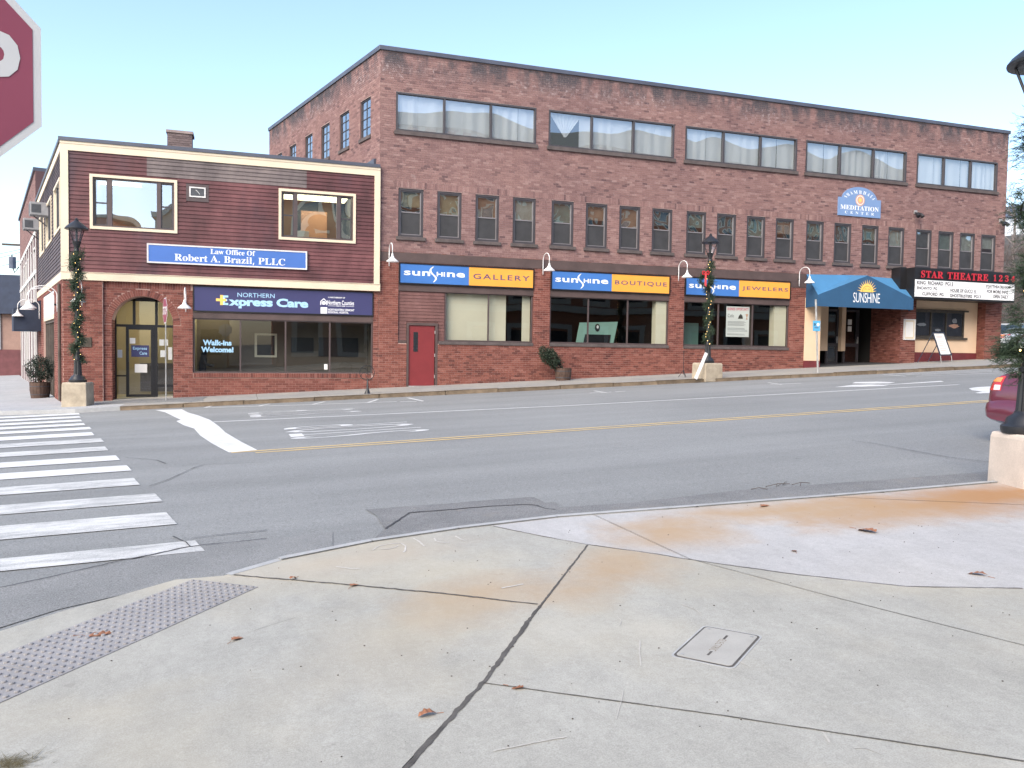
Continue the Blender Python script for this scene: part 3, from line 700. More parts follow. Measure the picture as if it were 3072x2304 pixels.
def wall_cells(m, u0, u1, z0, z1, holes, d, fr, rev=.18, rm=None):
    us = sorted({u0, u1, *[min(max(h[i], u0), u1) for h in holes for i in (0, 1)]}); zz = sorted({z0, z1, *[min(max(h[i], z0), z1) for h in holes for i in (2, 3)]})
    for i in range(len(us)-1):
        for j in range(len(zz)-1):
            uc, zc = (us[i]+us[i+1])/2, (zz[j]+zz[j+1])/2
            if any(h[0] < uc < h[1] and h[2] < zc < h[3] for h in holes): continue
            m.add([fr(us[i], d, zz[j]), fr(us[i+1], d, zz[j]), fr(us[i+1], d, zz[j+1]), fr(us[i], d, zz[j+1])], [(0, 1, 2, 3)])
    inh = lambda uc, zc: any(h[0] < uc < h[1] and h[2] < zc < h[3] for h in holes)
    dd = d+(.007 if rm is not None else 0); tgt = rm if rm is not None else m; e_ = 1e-4
    for i in range(len(us)-1):
        for j in range(len(zz)-1):
            uc, zc = (us[i]+us[i+1])/2, (zz[j]+zz[j+1])/2
            if not inh(uc, zc): continue
            for (p, q_, nu, nz) in (((us[i], zz[j]), (us[i], zz[j+1]), us[i]-e_, zc), ((us[i+1], zz[j]), (us[i+1], zz[j+1]), us[i+1]+e_, zc), ((us[i], zz[j]), (us[i+1], zz[j]), uc, zz[j]-e_), ((us[i], zz[j+1]), (us[i+1], zz[j+1]), uc, zz[j+1]+e_)):
                if inh(nu, nz) or not (u0 <= nu <= u1 and z0 <= nz <= z1): continue
                tgt.add([fr(p[0], dd, p[1]), fr(q_[0], dd, q_[1]), fr(q_[0], d-rev, q_[1]), fr(p[0], d-rev, p[1])], [(0, 1, 2, 3)])
    return m
def frame_rect(m, u0, u1, z0, z1, w, d0, d1, fr):
    m.box(u0, d0, z0, u1, d1, z0+w, fr); m.box(u0, d0, z1-w, u1, d1, z1, fr)
    m.box(u0, d0, z0+w, u0+w, d1, z1-w, fr); m.box(u1-w, d0, z0+w, u1, d1, z1-w, fr); return m
def room(name, mat, parent, u0, u1, z0, z1, d0, d1, fr):     # open-fronted room, d0 front (nearer the street) > d1 back
    m = MB(); v = [fr(u, d, z) for u in (u0, u1) for d in (d0, d1) for z in (z0, z1)]
    m.add(v, [(2, 3, 7, 6), (0, 1, 3, 2), (4, 6, 7, 5), (0, 2, 6, 4), (1, 5, 7, 3)]); return m.build(name, mat, parent)
def quad(u0, u1, z0, z1, d, fr): return MB().add([fr(u0, d, z0), fr(u1, d, z0), fr(u1, d, z1), fr(u0, d, z1)], [(0, 1, 2, 3)])

# ================================================================== the three-storey brick theatre block
TX0, TX1, TZ = 4.43, 32.68, 11.60
th = thing('theatre_building', 'long three-storey brick building with blue awning, shop windows and cinema entrance', 'building', (TX0, FY, zs(TX0)))
W3 = [(4.97, 10.04), (10.53, 15.67), (16.16, 21.30), (21.74, 26.92), (27.49, 32.08)]
W2 = [5.08, 6.44, 7.82, 9.21, 10.70, 12.06, 13.43, 14.81, 16.30, 17.66, 19.03, 20.40, 21.88, 23.28, 24.70, 26.09, 27.59, 28.83, 30.06, 31.29]
shops = [(5.11, 10.05), (10.70, 15.63), (16.28, 21.18)]
holes = [(a, b, 8.98, 10.28) for a, b in W3]+[(a, a+.87, 5.41, 7.05) for a in W2]
holes += [(5.41, 6.51, -1, 3.8), (5.11, 10.05, 1.76, 4.53), (10.70, 15.63, 1.76, 4.53), (16.28, 21.18, 1.76, 4.53), (21.93, 26.92, -1, 3.9), (27.75, 31.72, -1, 4.6)]
class RM(MB):
    def __bool__(s): return True
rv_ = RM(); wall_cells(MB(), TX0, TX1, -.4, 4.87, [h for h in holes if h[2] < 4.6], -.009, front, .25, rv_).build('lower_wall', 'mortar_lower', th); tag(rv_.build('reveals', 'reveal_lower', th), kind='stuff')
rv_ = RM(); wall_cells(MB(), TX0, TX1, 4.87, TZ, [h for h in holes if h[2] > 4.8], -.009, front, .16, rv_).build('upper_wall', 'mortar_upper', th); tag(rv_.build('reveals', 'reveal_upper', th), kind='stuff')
SOLD = (7.06, 7.25)
lb = [b for b in lay(TX0, TX1, -.4, 4.87, holes) if b[3] > zs(b[0])+.01]
emit_bricks(lb, front, 0, 'brick_lower', th, 225)
ub = lay(TX0, TX1, 4.87, TZ, holes+[(4.93, 32.3, 7.06, 7.27)])
emit_bricks(ub, front, 0, 'brick_upper', th, 0)
sb_ = []; u = 4.935
while u < 32.28: sb_.append((u, u+.0655, 7.076, 7.287, False)); u += .0752
emit_bricks(sb_, front, .003, 'brick_upper', th, 0)
MB().box(4.46, -.005, 4.545, 21.93, .012, 4.87, front).box(21.18, -.004, 4.3, 21.92, .010, 4.545, front).build('painted_band', 'brown_paint', th)
# coping
mm = MB().box(TX0-.05, -.35, TZ, TX1+.05, .06, TZ+.15, front).build('coping', 'coping', th, bevel=.015)
# left flank above the neighbour's roof
sf = sidef(TX0); SW = [(.80, 1.71), (2.75, 3.68), (4.73, 5.65), (6.65, 7.55), (8.70, 9.55), (10.63, 11.49)]
sh = [(a, b, 8.95, 10.27) for a, b in SW]
rv_ = RM(); wall_cells(MB(), 0, 12.54, 6.6, TZ, sh, -.009, sf, .22, rv_).build('flank_wall', 'mortar_upper', th); tag(rv_.build('reveals', 'reveal_upper', th), kind='stuff')
emit_bricks(lay(0, 12.54, 6.6, TZ, sh), sf, 0, 'brick_upper', th, 0)
MB().box(-.02, -.3, TZ, 12.58, .05, TZ+.148, sf).build('coping', 'coping', th)
for i, (a, b) in enumerate(SW):
    f_ = frame_rect(MB(), a, b, 8.95, 10.27, .05, -.09, -.04, sf); uc = (a+b)/2
    f_.box(uc-.012, -.08, 9.0, uc+.012, -.05, 10.22, sf)
    for k in (1, 2, 3): zz = 8.95+1.32*k/4; f_.box(a+.05, -.08, zz-.012, b-.05, -.05, zz+.012, sf)
    w_ = f_.build('window', 'frame_dark', th); quad(a+.04, b-.04, 8.99, 10.23, -.068, sf).build('pane', 'glass_law', w_)
    MB().box(a-.05, -.12, 8.83, b+.05, .05, 8.945, sf).build('sill', 'sill_stone', w_)
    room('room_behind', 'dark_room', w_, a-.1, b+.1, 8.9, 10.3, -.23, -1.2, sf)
# rest of the shell: back, right end, roof
bk = lambda u: (TX0+SDX*12.5, FY+SDY*12.5)
bx_, by_ = TX0+SDX*12.5, FY+SDY*12.5
m = MB(); m.add([(TX1, FY+.02, -.5), (TX1, by_, -.5), (TX1, by_, TZ), (TX1, FY+.02, TZ), (bx_, by_, -.5), (bx_, by_, TZ)], [(0, 1, 2, 3), (1, 4, 5, 2)]); m.build('rear_wall', 'brick_upper', th)
MB().add([(TX0, FY+.1, TZ-.1), (TX1, FY+.1, TZ-.1), (TX1, by_, TZ-.1), (bx_, by_, TZ-.1)], [(0, 1, 2, 3)]).build('roof', 'roofing', th)

# third floor strip windows with curtains
for wi, (a, b) in enumerate(W3):
    f_ = frame_rect(MB(), a, b, 8.98, 10.28, .06, -.10, .015, front)
    for k in (1, 2): uc = a+(b-a)*k/3; f_.box(uc-.035, -.10, 9.04, uc+.035, .008, 10.22, front)
    w_ = f_.build('window', 'frame_dark', th)
    MB().box(a-.06, -.1, 8.85, b+.06, .07, 8.978, front).build('sill', 'sill_stone', w_)
    for k in range(3):
        p0, p1 = a+(b-a)*k/3+.04, a+(b-a)*(k+1)/3-.04
        quad(p0, p1, 9.02, 10.24, -.055, front).build('pane', 'glass_big', w_)
        if wi == 1 and k == 0:      # knotted curtain
            m = MB(); n = 24; rows = 10; vs = []
            for j in range(rows+1):
                t = j/rows; z = 10.26-.86*t; c_ = p0+.66; hw = .62*(1-t)**1.0+.045
                for i in range(n+1): s = i/n*2-1; vs.append(front(c_+s*hw, -.16+.02*math.sin(i*1.9)*(1-.3*t), z))
            m.add(vs, [(j*(n+1)+i, j*(n+1)+i+1, (j+1)*(n+1)+i+1, (j+1)*(n+1)+i) for j in range(rows) for i in range(n)]); m.build('curtain', 'curtain_white', w_, smooth=True)
            spans = [(p1-.42, p1+.02)]
        else: spans = [(p0-.02, (p0+p1)/2-.006+random.uniform(-.2, .3)), (0, 0)]; spans[1] = (spans[0][1]+random.choice((.0, .012, .02)), p1+.02)
        for s0, s1 in spans:
            n = int((s1-s0)/.025); ph = random.uniform(0, 6); fr_ = random.uniform(4, 9)
            top = [front(s0+(s1-s0)*i/n, -.16+.012*math.sin(i*.025*fr_*2.2+ph)+.004*math.sin(i*.37+ph*2), 10.3) for i in range(n+1)]
            bot = [front(s0+(s1-s0)*i/n, -.16+.016*math.sin(i*.025*fr_*2.2+ph)+.006*math.sin(i*.37+ph*2), 8.95) for i in range(n+1)]
            MB().add(top+bot, [(i, i+1, n+2+i, n+1+i) for i in range(n)]).build('curtain', 'curtain_white', w_, smooth=True)
    room('room_behind', 'room_grey', w_, a-.2, b+.2, 8.8, 10.5, -.13, -2.4, front)

# second floor sash windows: one built, the others copied
def sash_window(a):
    w_ = frame_rect(MB(), a, a+.87, 5.41, 7.05, .075, -.13, -.02, front).build('window', 'frame_dark', th)
    f2 = frame_rect(MB(), a+.075, a+.795, 5.485, 6.975, .028, -.12, -.06, front); f2.box(a+.10, -.12, 6.235, a+.77, -.065, 6.275, front)
    f2.build('sash', 'sash_grey', w_)
    quad(a+.10, a+.77, 6.27, 6.95, -.095, front).build('pane', 'glass_wavy', w_)
    quad(a+.10, a+.77, 5.51, 6.24, -.085, front).build('insect_screen', 'screen', w_)
    MB().box(a-.08, -.12, 5.285, a+.95, .075, 5.405, front).build('sill', 'sill_stone', w_, bevel=.012)
    room('room_behind', 'room_grey', w_, a-.05, a+.92, 5.3, 7.1, -.135, -1.0, front)
    return w_
w0_ = sash_window(W2[0])
for a in W2[1:]: copy_tree(w0_, (a-W2[0], 0, 0), th)
for a, kk in zip(W2, 'aabecbbdcdcbcdcedcee'):
    hgt = random.choice((.70, .70, .62, .5)); quad(a+.09, a+.78, 6.95-hgt, 6.965, -.15, front).build('reflection_sheet', 'blind_'+kk, th)  # added sheet behind the upper pane, coloured to imitate street reflections

# ---- shop fronts
def glazing(u0, u1, z0, z1, muls, d, mat='frame_brown', gm='glass_shop', w=.05, name='shop_window', dp=.06, fr=front, par=None):
    f_ = frame_rect(MB(), u0, u1, z0, z1, w, d-dp, d, fr)
    for x in muls: f_.box(x-.025, d-dp, z0+w, x+.025, d, z1-w, fr)
    w_ = f_.build(name, mat, par or th)
    e = [u0]+list(muls)+[u1]
    for p, q_ in zip(e[:-1], e[1:]): quad(p+.02, q_-.02, z0+.03, z1-.03, d-dp/2, fr).build('pane', gm, w_)
    return w_
# gallery bay: clapboard infill, red door and a two-light window
nb = 0
z = 1.86
while z < 3.53:
    u0, u1 = 5.13, 6.74
    segs = [(5.13, 6.74)] if z > 2.46 else [(5.13, 5.40), (6.52, 6.74)]
    for p, q_ in segs:
        m = MB(); m.add([front(p, -.045, z), front(q_, -.045, z), front(q_, -.062, z+.118), front(p, -.062, z+.118), front(p, -.07, z), front(q_, -.07, z)], [(0, 1, 2, 3), (0, 4, 5, 1)]); m.build('clapboard', 'clap_brown', th)
    z += .112
MB().box(5.11, -.12, 1.73, 5.41, -.07, 3.56, front).box(5.41, -.12, 2.47, 6.51, -.071, 3.56, front).box(6.51, -.12, 1.73, 6.77, -.07, 3.56, front).build('siding_backing', 'clap_brown', th)
MB().box(5.11, -.10, 1.74, 5.40, -.02, 1.855, front).box(6.52, -.10, 1.74, 6.75, -.02, 1.855, front).build('siding_foot', 'brown_paint', th)
dr = MB().box(5.41, -.14, zs(5.9)-.02, 5.485, -.01, 2.47, front).box(6.425, -.14, zs(5.9)-.02, 6.51, -.01, 2.47, front).box(5.485, -.14, 2.385, 6.425, -.012, 2.47, front).build('door_frame', 'brown_paint', th)
rd = MB().box(5.49, -.10, .285, 6.405, -.055, 2.38, front).build('door', 'door_red', th, bevel=.004); tag(rd, 'red steel door with narrow wired-glass light')
MB().box(5.655, -.056, 1.47, 5.815, -.050, 2.15, front).build('door_light', 'car_glass', rd)
for zz in (.55, 1.3, 2.1): MB().box(6.402, -.06, zz, 6.424, -.03, zz+.11, front).build('hinge', 'galvanised', rd)
MB().box(5.49, -.12, .2, 6.42, .02, .283, front).build('threshold', 'galvanised', th)
shop_w = []
for bi, (u0, u1) in enumerate(shops):
    MB().box(u0, -.11, 3.56, u1, -.012, 3.80, front).build('fascia', 'brown_paint', th)
    wl = 6.76 if bi == 0 else u0+.01
    MB().box(wl-(.22 if bi == 0 else 0), -.22, 1.735, u1+.01, .03, 1.845, front).build('sill', 'sill_stone', th, bevel=.01)
    shop_w.append(glazing(wl, u1-.01, 1.85, 3.58, ([8.37], [12.26, 13.89], [17.87, 19.46])[bi], -.06))
    # soffit and rear room
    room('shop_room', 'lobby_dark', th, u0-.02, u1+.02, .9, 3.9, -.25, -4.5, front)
MB().box(6.79, -.30, 1.9, 9.09, -.27, 3.6, front).build('window_backing', 'cream_panel', th)
MB().box(9.72, -.32, 1.9, 10.02, -.27, 3.6, front).build('window_backing', 'cream_panel', th)
MB().box(15.12, -.42, 1.86, 15.60, -.12, 3.56, front).build('window_backing', 'cream_panel', th)
MB().box(20.55, -.45, 1.86, 21.12, -.14, 3.56, front).build('window_backing', 'cream_panel', th)
MB().box(19.62, -.95, 1.86, 20.1, -.92, 3.56, front).build('window_backing', 'beige_wall', th)
# display boards inside the boutique
m = MB().prism([(12.06, 1.86), (13.62, 1.86), (13.80, 2.73), (12.20, 2.66)], -.75, -.70, front); m.build('display_board', 'green_panel', th)
MB().prism([(12.35, 1.86), (13.45, 1.86), (13.5, 2.22), (12.42, 2.22)], -.695, -.68, front).build('display_recess', 'sign_black', th)
m = MB(); 
hd = [(12.93+.10*math.cos(t)*(1.0 if math.sin(t) > 0 else 1.05), 2.50+.13*math.sin(t) if math.sin(t) > 0 else 2.50+.17*math.sin(t)) for t in np.linspace(0, 2*math.pi, 20)[:-1]]
m.prism(hd, -.69, -.685, front).build('portrait_hair', 'sign_black', th)
MB().prism([(12.94+.045*math.cos(t), 2.51+.065*math.sin(t)) for t in np.linspace(0, 2*math.pi, 16)[:-1]], -.683, -.68, front).build('portrait_face', 'paper', th)
MB().box(16.9, -1.6, 1.2, 17.9, -1.55, 2.8, front).build('display_board', 'green_panel', th)

# ---- entrance under the awning
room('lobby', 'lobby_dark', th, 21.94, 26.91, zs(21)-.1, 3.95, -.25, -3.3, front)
MB().add([front(21.95, .02, zs(21.95)+.012), front(26.9, .02, zs(26.9)+.012), front(26.9, -3.3, zs(26.9)+.012), front(21.95, -3.3, zs(21.95)+.012)], [(0, 1, 2, 3)]).build('lobby_floor', 'tar', th)
MB().box(21.94, -.45, zs(22)+.30, 22.72, .02, 3.9, front).build('cream_pier', 'cream_stucco', th)
MB().box(21.93, -.46, zs(22)-.1, 22.73, .03, zs(22)+.30, front).build('pier_base', 'oxblood', th)
MB().box(22.95, -2.2, 1.75, 24.55, -1.7, 3.9, front).build('cream_partition', 'cream_stucco', th)
MB().box(25.25, -1.9, 1.75, 25.47, -1.65, 3.9, front).build('cream_post', 'cream_stucco', th)
for (p, q_) in ((24.58, 25.22), (25.52, 26.35)):
    e = frame_rect(MB(), p, q_, zs(24)+.05, 3.6, .09, -1.9, -1.82, front).box(p+.09, -1.9, 1.95, q_-.09, -1.83, 2.1, front).build('entrance_door', 'frame_dark', th)
    quad(p+.05, q_-.05, zs(24)+.1, 3.55, -1.86, front).build('pane', 'glass_clear', e)
    MB().box(q_-.10, -1.83, 2.1, q_-.06, -1.77, 2.4, front).build('handle', 'galvanised', e)
for zz in (2.75, 3.05): MB().box(25.72, -1.815, zz-.12, 25.93, -1.81, zz+.12, front).build('notice', 'paper', th)
quad(26.15, 26.35, 2.3, 3.5, -1.812, front).build('notice_strip', 'poster_dark', th)
# brick pillar between the entrances: inner face
emit_bricks([b for b in lay(0, 1.7, zs(26.9)-.1, 3.9, [])], lambda u, d, z: (26.895-d, FY+u, z), 0, 'brick_lower', th, 0)
# ---- cinema front: recessed cream wall with a ticket window
CD = -.42
cw = (28.07, 30.93, 2.43, 3.58)
wall_cells(MB(), 27.75, 31.72, 1.75, 4.6, [cw], CD, front, .1).build('cream_wall', 'cream_stucco', th)
MB().box(27.75, CD-.1, zs(27.7)-.2, 31.72, CD+.03, 1.75, front).build('wall_base', 'oxblood', th)
tw_ = glazing(cw[0], cw[1], cw[2], cw[3], [29.02, 29.9], CD+.03, 'bronze', 'glass_clear', .06, 'ticket_window')
MB().box(cw[0]-.15, CD, cw[2]-.09, cw[1]+.15, CD+.10, cw[2]-.002, front).box(cw[0]-.1, CD, cw[3]+.002, cw[1]+.18, CD+.09, cw[3]+.07, front).build('sill', 'bronze', tw_)
for p, q_ in ((28.14, 28.97), (29.07, 29.85), (29.95, 30.87)): quad(p, q_, 2.5, 3.52, CD-.03, front).build('film_poster', 'poster_dark', tw_)
def blob(cx, cz, rx, rz_, d, mat, par, nm='poster_art', sd=1):
    rn = random.Random(sd); n = 16; MB().prism([(cx+rx*math.cos(2*math.pi*k/n)*rn.uniform(.75, 1.1), cz+rz_*math.sin(2*math.pi*k/n)*rn.uniform(.75, 1.1)) for k in range(n)], d, d+.002, front).build(nm, mat, par)
blob(30.4, 2.95, .30, .10, CD-.025, 'terracotta', tw_, sd=2); blob(30.42, 3.18, .15, .12, CD-.025, 'ac_grey', tw_, sd=3); blob(28.55, 2.98, .28, .08, CD-.025, 'ac_grey', tw_, sd=4); blob(29.45, 2.75, .18, .06, CD-.025, 'ac_grey', tw_, sd=5)
emit_bricks([b for b in lay(0, .42, zs(31.7)-.1, 4.6, [])], lambda u, d, z: (31.712-d, FY+u, z), 0, 'brick_lower', th, 0)
# ================================================================== the corner building: brick below, maroon clapboard above
CX0, CX1, CZ = -5.12, 4.425, 7.64
cb = thing('corner_building', 'two-storey corner building with maroon clapboard upper floor and brick arched entrance', 'building', (CX0, FY, zs(CX0)))
AC, AR, ASP = -2.91, .88, 2.20          # entrance arch: centre, radius, springing
def arch_hole(z):
    if z < ASP: return (AC-AR-.002, AC+AR+.002)
    if z < ASP+1.09: r = math.sqrt(max(0, 1.09**2-(z-ASP)**2)); return (AC-r, AC+r)
    return None
EXW = (-1.46, 4.25, .54, 3.48)
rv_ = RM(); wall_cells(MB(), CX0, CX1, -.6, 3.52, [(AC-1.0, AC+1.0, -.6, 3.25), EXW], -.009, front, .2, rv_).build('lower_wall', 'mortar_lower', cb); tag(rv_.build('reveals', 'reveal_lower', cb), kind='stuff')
m = MB(); N = 24; arcp = [(AC+AR*math.cos(math.pi*k/N), ASP+AR*math.sin(math.pi*k/N)) for k in range(N+1)]
half = [(AC+1.0, -.6), (AC+1.0, 3.25)]
m.add([front(u, -.009, z) for u, z in [(AC+1.0, -.6), (AC+1.0, 3.25), (AC, 3.25)]+[arcp[N//2-k] for k in range(N//2+1)]+[(AC+AR, -.6)]], [tuple(range(3+N//2+1+1))])
m.add([front(u, -.009, z) for u, z in [(AC-1.0, -.6), (AC-1.0, 3.25), (AC, 3.25)]+[arcp[N//2+k] for k in range(N//2+1)]+[(AC-AR, -.6)]], [tuple(range(3+N//2+1+1))])
rv = [(AC+AR, -.6)]+arcp+[(AC-AR, -.6)]
for p, q_ in zip(rv[:-1], rv[1:]): m.add([front(p[0], -.009, p[1]), front(q_[0], -.009, q_[1]), front(q_[0], -.62, q_[1]), front(p[0], -.62, p[1])], [(0, 1, 2, 3)])
m.build('arch_spandrel', 'mortar_lower', cb)
bl = [b for b in lay(-4.02, CX1, -.4, 3.52, [arch_hole, EXW, (-4.02, -1.47, 3.30, 3.6)]) if b[3] > zs(b[0])-.02]
emit_bricks(bl, front, 0, 'brick_lower', cb, 210)
pier = [b for b in lay(CX0+.004, -4.03, -.5, 3.52, []) if b[3] > zs(b[0])-.02]
wall_cells(MB(), CX0+.004, -4.03, -.6, 3.515, [], .066, front, .0).build('pier_core', 'mortar_lower', cb)
emit_bricks(pier, front, .075, 'brick_lower', cb, 60)
MB().box(-4.03, -.02, -.6, -4.024, .074, 3.5, front).build('pier_return', 'mortar_lower', cb)
so = []; u = -4.0
while u < -1.52: so.append((u, u+.0655, 3.315, 3.505, False)); u += .0752
emit_bricks(so, front, .002, 'brick_lower', cb, 0)
nv = 44; vm = None
for k in range(nv):            # arch ring of rowlocks
    a0, a1 = math.pi*(k+.07)/nv, math.pi*(k+.93)/nv
    m = MB(); m.prism([(AC+r*math.cos(a), ASP+r*math.sin(a)) for r, a in ((AR+.003, a0), (AR+.20, a0), (AR+.20, a1), (AR+.003, a1))], -.016, .004, front)
    m.r = [random.uniform(.02, 1)]*len(m.f); m.build('arch_brick', 'brick_lower', cb)
jb = [b for b in lay(0, .6, -.4, ASP+.1, [])]
emit_bricks(jb, lambda u, d, z: (AC-AR+d, FY+u, z), .010, 'brick_lower', cb, 0)
emit_bricks(jb, lambda u, d, z: (AC+AR-d, FY+u, z), .010, 'brick_lower', cb, 0)
# entry screen and door
ED = -.62
room('vestibule', 'lit_wall', cb, AC-1.5, AC+1.4, -.2, 3.4, ED-.06, -4.2, front)
f_ = MB()
for x0, x1, z0, z1 in ((-3.82, -3.74, -.2, 3.1), (-2.1, -2.02, -.2, 3.1), (-3.74, -2.1, 2.13, 2.21), (-3.27, -3.19, 2.21, 3.1), (-2.62, -2.54, 2.21, 3.1), (-3.74, -2.1, 2.95, 3.12), (-2.66, -2.55, -.2, 2.13), (-3.74, -3.46, .55, .60), (-2.55, -2.1, .22, .30)):
    f_.box(x0, ED-.05, z0, x1, ED, z1, front)
es = f_.build('entry_screen', 'sign_black', cb)
for x0, x1, z0, z1 in ((-3.75, -3.20, 2.2, 3.0), (-3.2, -2.6, 2.2, 3.0), (-2.56, -2.09, 2.2, 3.0), (-3.75, -3.45, -.1, 2.14), (-2.57, -2.09, -.1, 2.14)): quad(x0, x1, z0, z1, ED-.025, front).build('pane', 'glass_clear', es)
dd = frame_rect(MB(), -3.47, -2.66, -.1, 2.13, .085, ED-.045, ED+.012, front).build('entry_door', 'sign_black', cb)
quad(-3.4, -2.72, -.02, 2.06, ED-.02, front).build('pane', 'glass_clear', dd)
MB().box(-3.42, ED+.012, 1.02, -3.385, ED+.06, 1.35, front).build('handle', 'black_iron', dd)
dsn = MB().box(-3.32, ED-.012, 1.18, -2.8, ED-.006, 1.55, front).build('door_sign', 'navy_sign', dd)
letters('Express', (-3.27, -2.86, 1.38, 1.5), front, ED-.004, 'letter_sky', dsn, off=.02); letters('Care', (-3.08, -2.86, 1.25, 1.35), front, ED-.004, 'letter_sky', dsn, off=.02)
for (x0, x1, z0, z1, mt) in ((-3.22, -2.86, .68, .95, 'paper'), (-3.36, -3.2, 1.6, 1.78, 'paper')): quad(x0, x1, z0, z1, ED-.01, front).build('notice', mt, dd)
for (x0, x1, z0, z1, mt) in ((-3.72, -3.58, 1.15, 1.4, 'paper'), (-2.5, -2.36, 1.55, 1.75, 'paper'), (-2.34, -2.24, 1.55, 1.75, 'paper'), (-2.47, -2.3, 1.18, 1.4, 'paper'), (-2.24, -2.12, 1.1, 1.5, 'paper')): quad(x0, x1, z0, z1, ED-.03, front).build('notice', mt, es)
MB().box(AC-.9, -3.2, 3.30, AC+.9, -1.2, 3.36, front).build('ceiling_light', 'ceiling_lamp', cb)
MB().box(AC-.3, -2.6, 0, AC+.9, -2.0, .95, front).build('reception_desk', 'beige_wall', cb)
# bronze plaque on the corner pier
pq = MB().box(-4.66, .076, 1.47, -4.33, .095, 1.77, front).build('wall_plaque', 'bronze', bevel=.006); tag(pq, 'small dark bronze plaque on the brick corner pier', 'plaque')

# big clinic window
MB().box(-1.455, -.12, 2.44, 4.245, -.01, 2.645, front).build('fascia', 'brown_paint', cb)
gw = glazing(-1.45, 4.24, .70, 2.45, [-.03, 1.38, 2.81], -.04, 'frame_brown', 'glass_shop', .045, 'clinic_window', par=cb)
rw = []; u = -1.44
while u < 4.2: rw.append((u, u+.0655, .555, .695, False)); u += .0752
emit_bricks(rw, front, .022, 'brick_lower', cb, 0)
MB().box(-1.455, -.15, .545, 4.245, .006, .697, front).build('sill_bed', 'mortar_lower', cb)
room('clinic_room', 'beige_wall', cb, -1.75, 4.3, -.1, 3.0, -.16, -3.4, front)
ID = -1.5
MB().box(-1.6, -3.2, 2.93, -.25, -2.3, 2.97, front).build('ceiling_light', 'ceiling_lamp', cb)
MB().box(-.03, ID-.08, -.1, 4.28, ID, 2.7, front).build('partition', 'beige_wall', cb)
for p, q_, z0, z1, mt in ((.48, 1.22, 1.2, 2.02, 'cream_panel'), (.56, 1.14, 1.27, 1.95, 'sign_black'), (1.68, 2.45, 1.38, 1.9, 'sign_black'), (2.62, 4.0, 1.25, 1.92, 'sign_black')):
    MB().box(p-.05, ID, z0, q_-.05, ID+(.02 if mt == 'cream_panel' else .03), z1, front).build('inner_window', mt, cb)
for t_, r_ in (('Walk-ins', (-1.17, -.30, 1.58, 1.76)), ('Welcome!', (-1.22, -.24, 1.36, 1.54))): letters(t_, r_, front, -.055, 'letter_sky', gw, off=.045)
quad(2.63, 2.74, .83, 1.01, -.05, front).build('notice', 'paper', gw)

# ---- clapboard storey
UD = .10
W1a = (-4.355, -1.90, 5.065, 6.715); W1b = (1.145, 3.625, 5.06, 6.71); VB = (-1.64, -.98, 6.10, 6.64)
wall_cells(MB(), CX0-.015, CX1+.01, 3.5, CZ, [W1a, W1b], UD-.02, front, .15).build('upper_wall', 'clap_maroon', cb)
EXPO = .1215
def claps(u0, u1, z0, z1, holes, d, fr, mat_fn, joints):
    z = z0; k = 0
    while z < z1-.03:
        zt = min(z+EXPO+.012, z1); iv = [(u0, u1)]
        for h in holes:
            if h[2]-.02 < z+EXPO/2 < h[3]+.02: iv = cut(iv, h[0], h[1])
        out = []
        for a, b in iv:
            js = [a]+sorted(j for j in joints(k) if a+.3 < j < b-.3)+[b]
            out += list(zip(js[:-1], js[1:]))
        for a, b in out:
            mt = mat_fn((a+b)/2, z+EXPO/2)
            a2, b2 = a+.0012, b-.0012; jz = random.uniform(-.003, .003); m = MB()
            m.add([fr(a2, d+.027, z+jz), fr(b2, d+.027, z-jz*.5), fr(b2, d+.0035, zt), fr(a2, d+.0035, zt), fr(a2, d-.004, z+jz), fr(b2, d-.004, z-jz*.5), fr(b2, d-.004, zt), fr(a2, d-.004, zt)],
                  [(0, 1, 2, 3), (0, 4, 5, 1), (0, 3, 7, 4), (1, 5, 6, 2)]); m.build('clapboard', mt, cb)
        z += EXPO; k += 1
def fmat(u, z): return 'clap_grey' if (-2.77 < u < 2.03 and z > 6.74) else 'clap_maroon'
rj = random.Random(11)
def fj(k):
    z = 3.75+k*EXPO+EXPO/2
    if z > 6.74: return [-2.77, 2.03]+([rj.uniform(-1.5, 1.2)] if k % 2 else [])
    return [rj.uniform(-4.5, -.5), rj.uniform(-.2, 3.6)]
claps(-4.93, 4.245, 3.75, 7.365, [W1a, W1b, VB], UD-.02, front, fmat, fj)
tr = lambda *a: MB().box(*a)
MB().box(-5.14, UD-.04, 7.365, 4.44, UD+.03, 7.60, front).build('frieze_board', 'cream_trim', cb)
MB().box(-5.142, UD-.04, 7.565, 4.442, UD+.045, 7.64, front).build('frieze_moulding', 'cream_trim', cb)
MB().box(-5.14, UD-.04, 3.75, -4.925, UD+.034, 7.363, front).build('corner_board', 'cream_trim', cb)
MB().box(4.245, UD-.04, 3.75, 4.44, UD+.034, 7.363, front).build('corner_board', 'cream_trim', cb)
MB().box(-5.14, UD-.12, 3.505, 4.46, UD+.026, 3.735, front).box(-5.145, UD-.1, 3.735, 4.465, UD+.045, 3.75, front).build('water_table', 'cream_trim', cb)
MB().box(-5.18, -.8, 7.642, 4.425, UD+.075, 7.75, front).build('roof_edge', 'coping', cb)
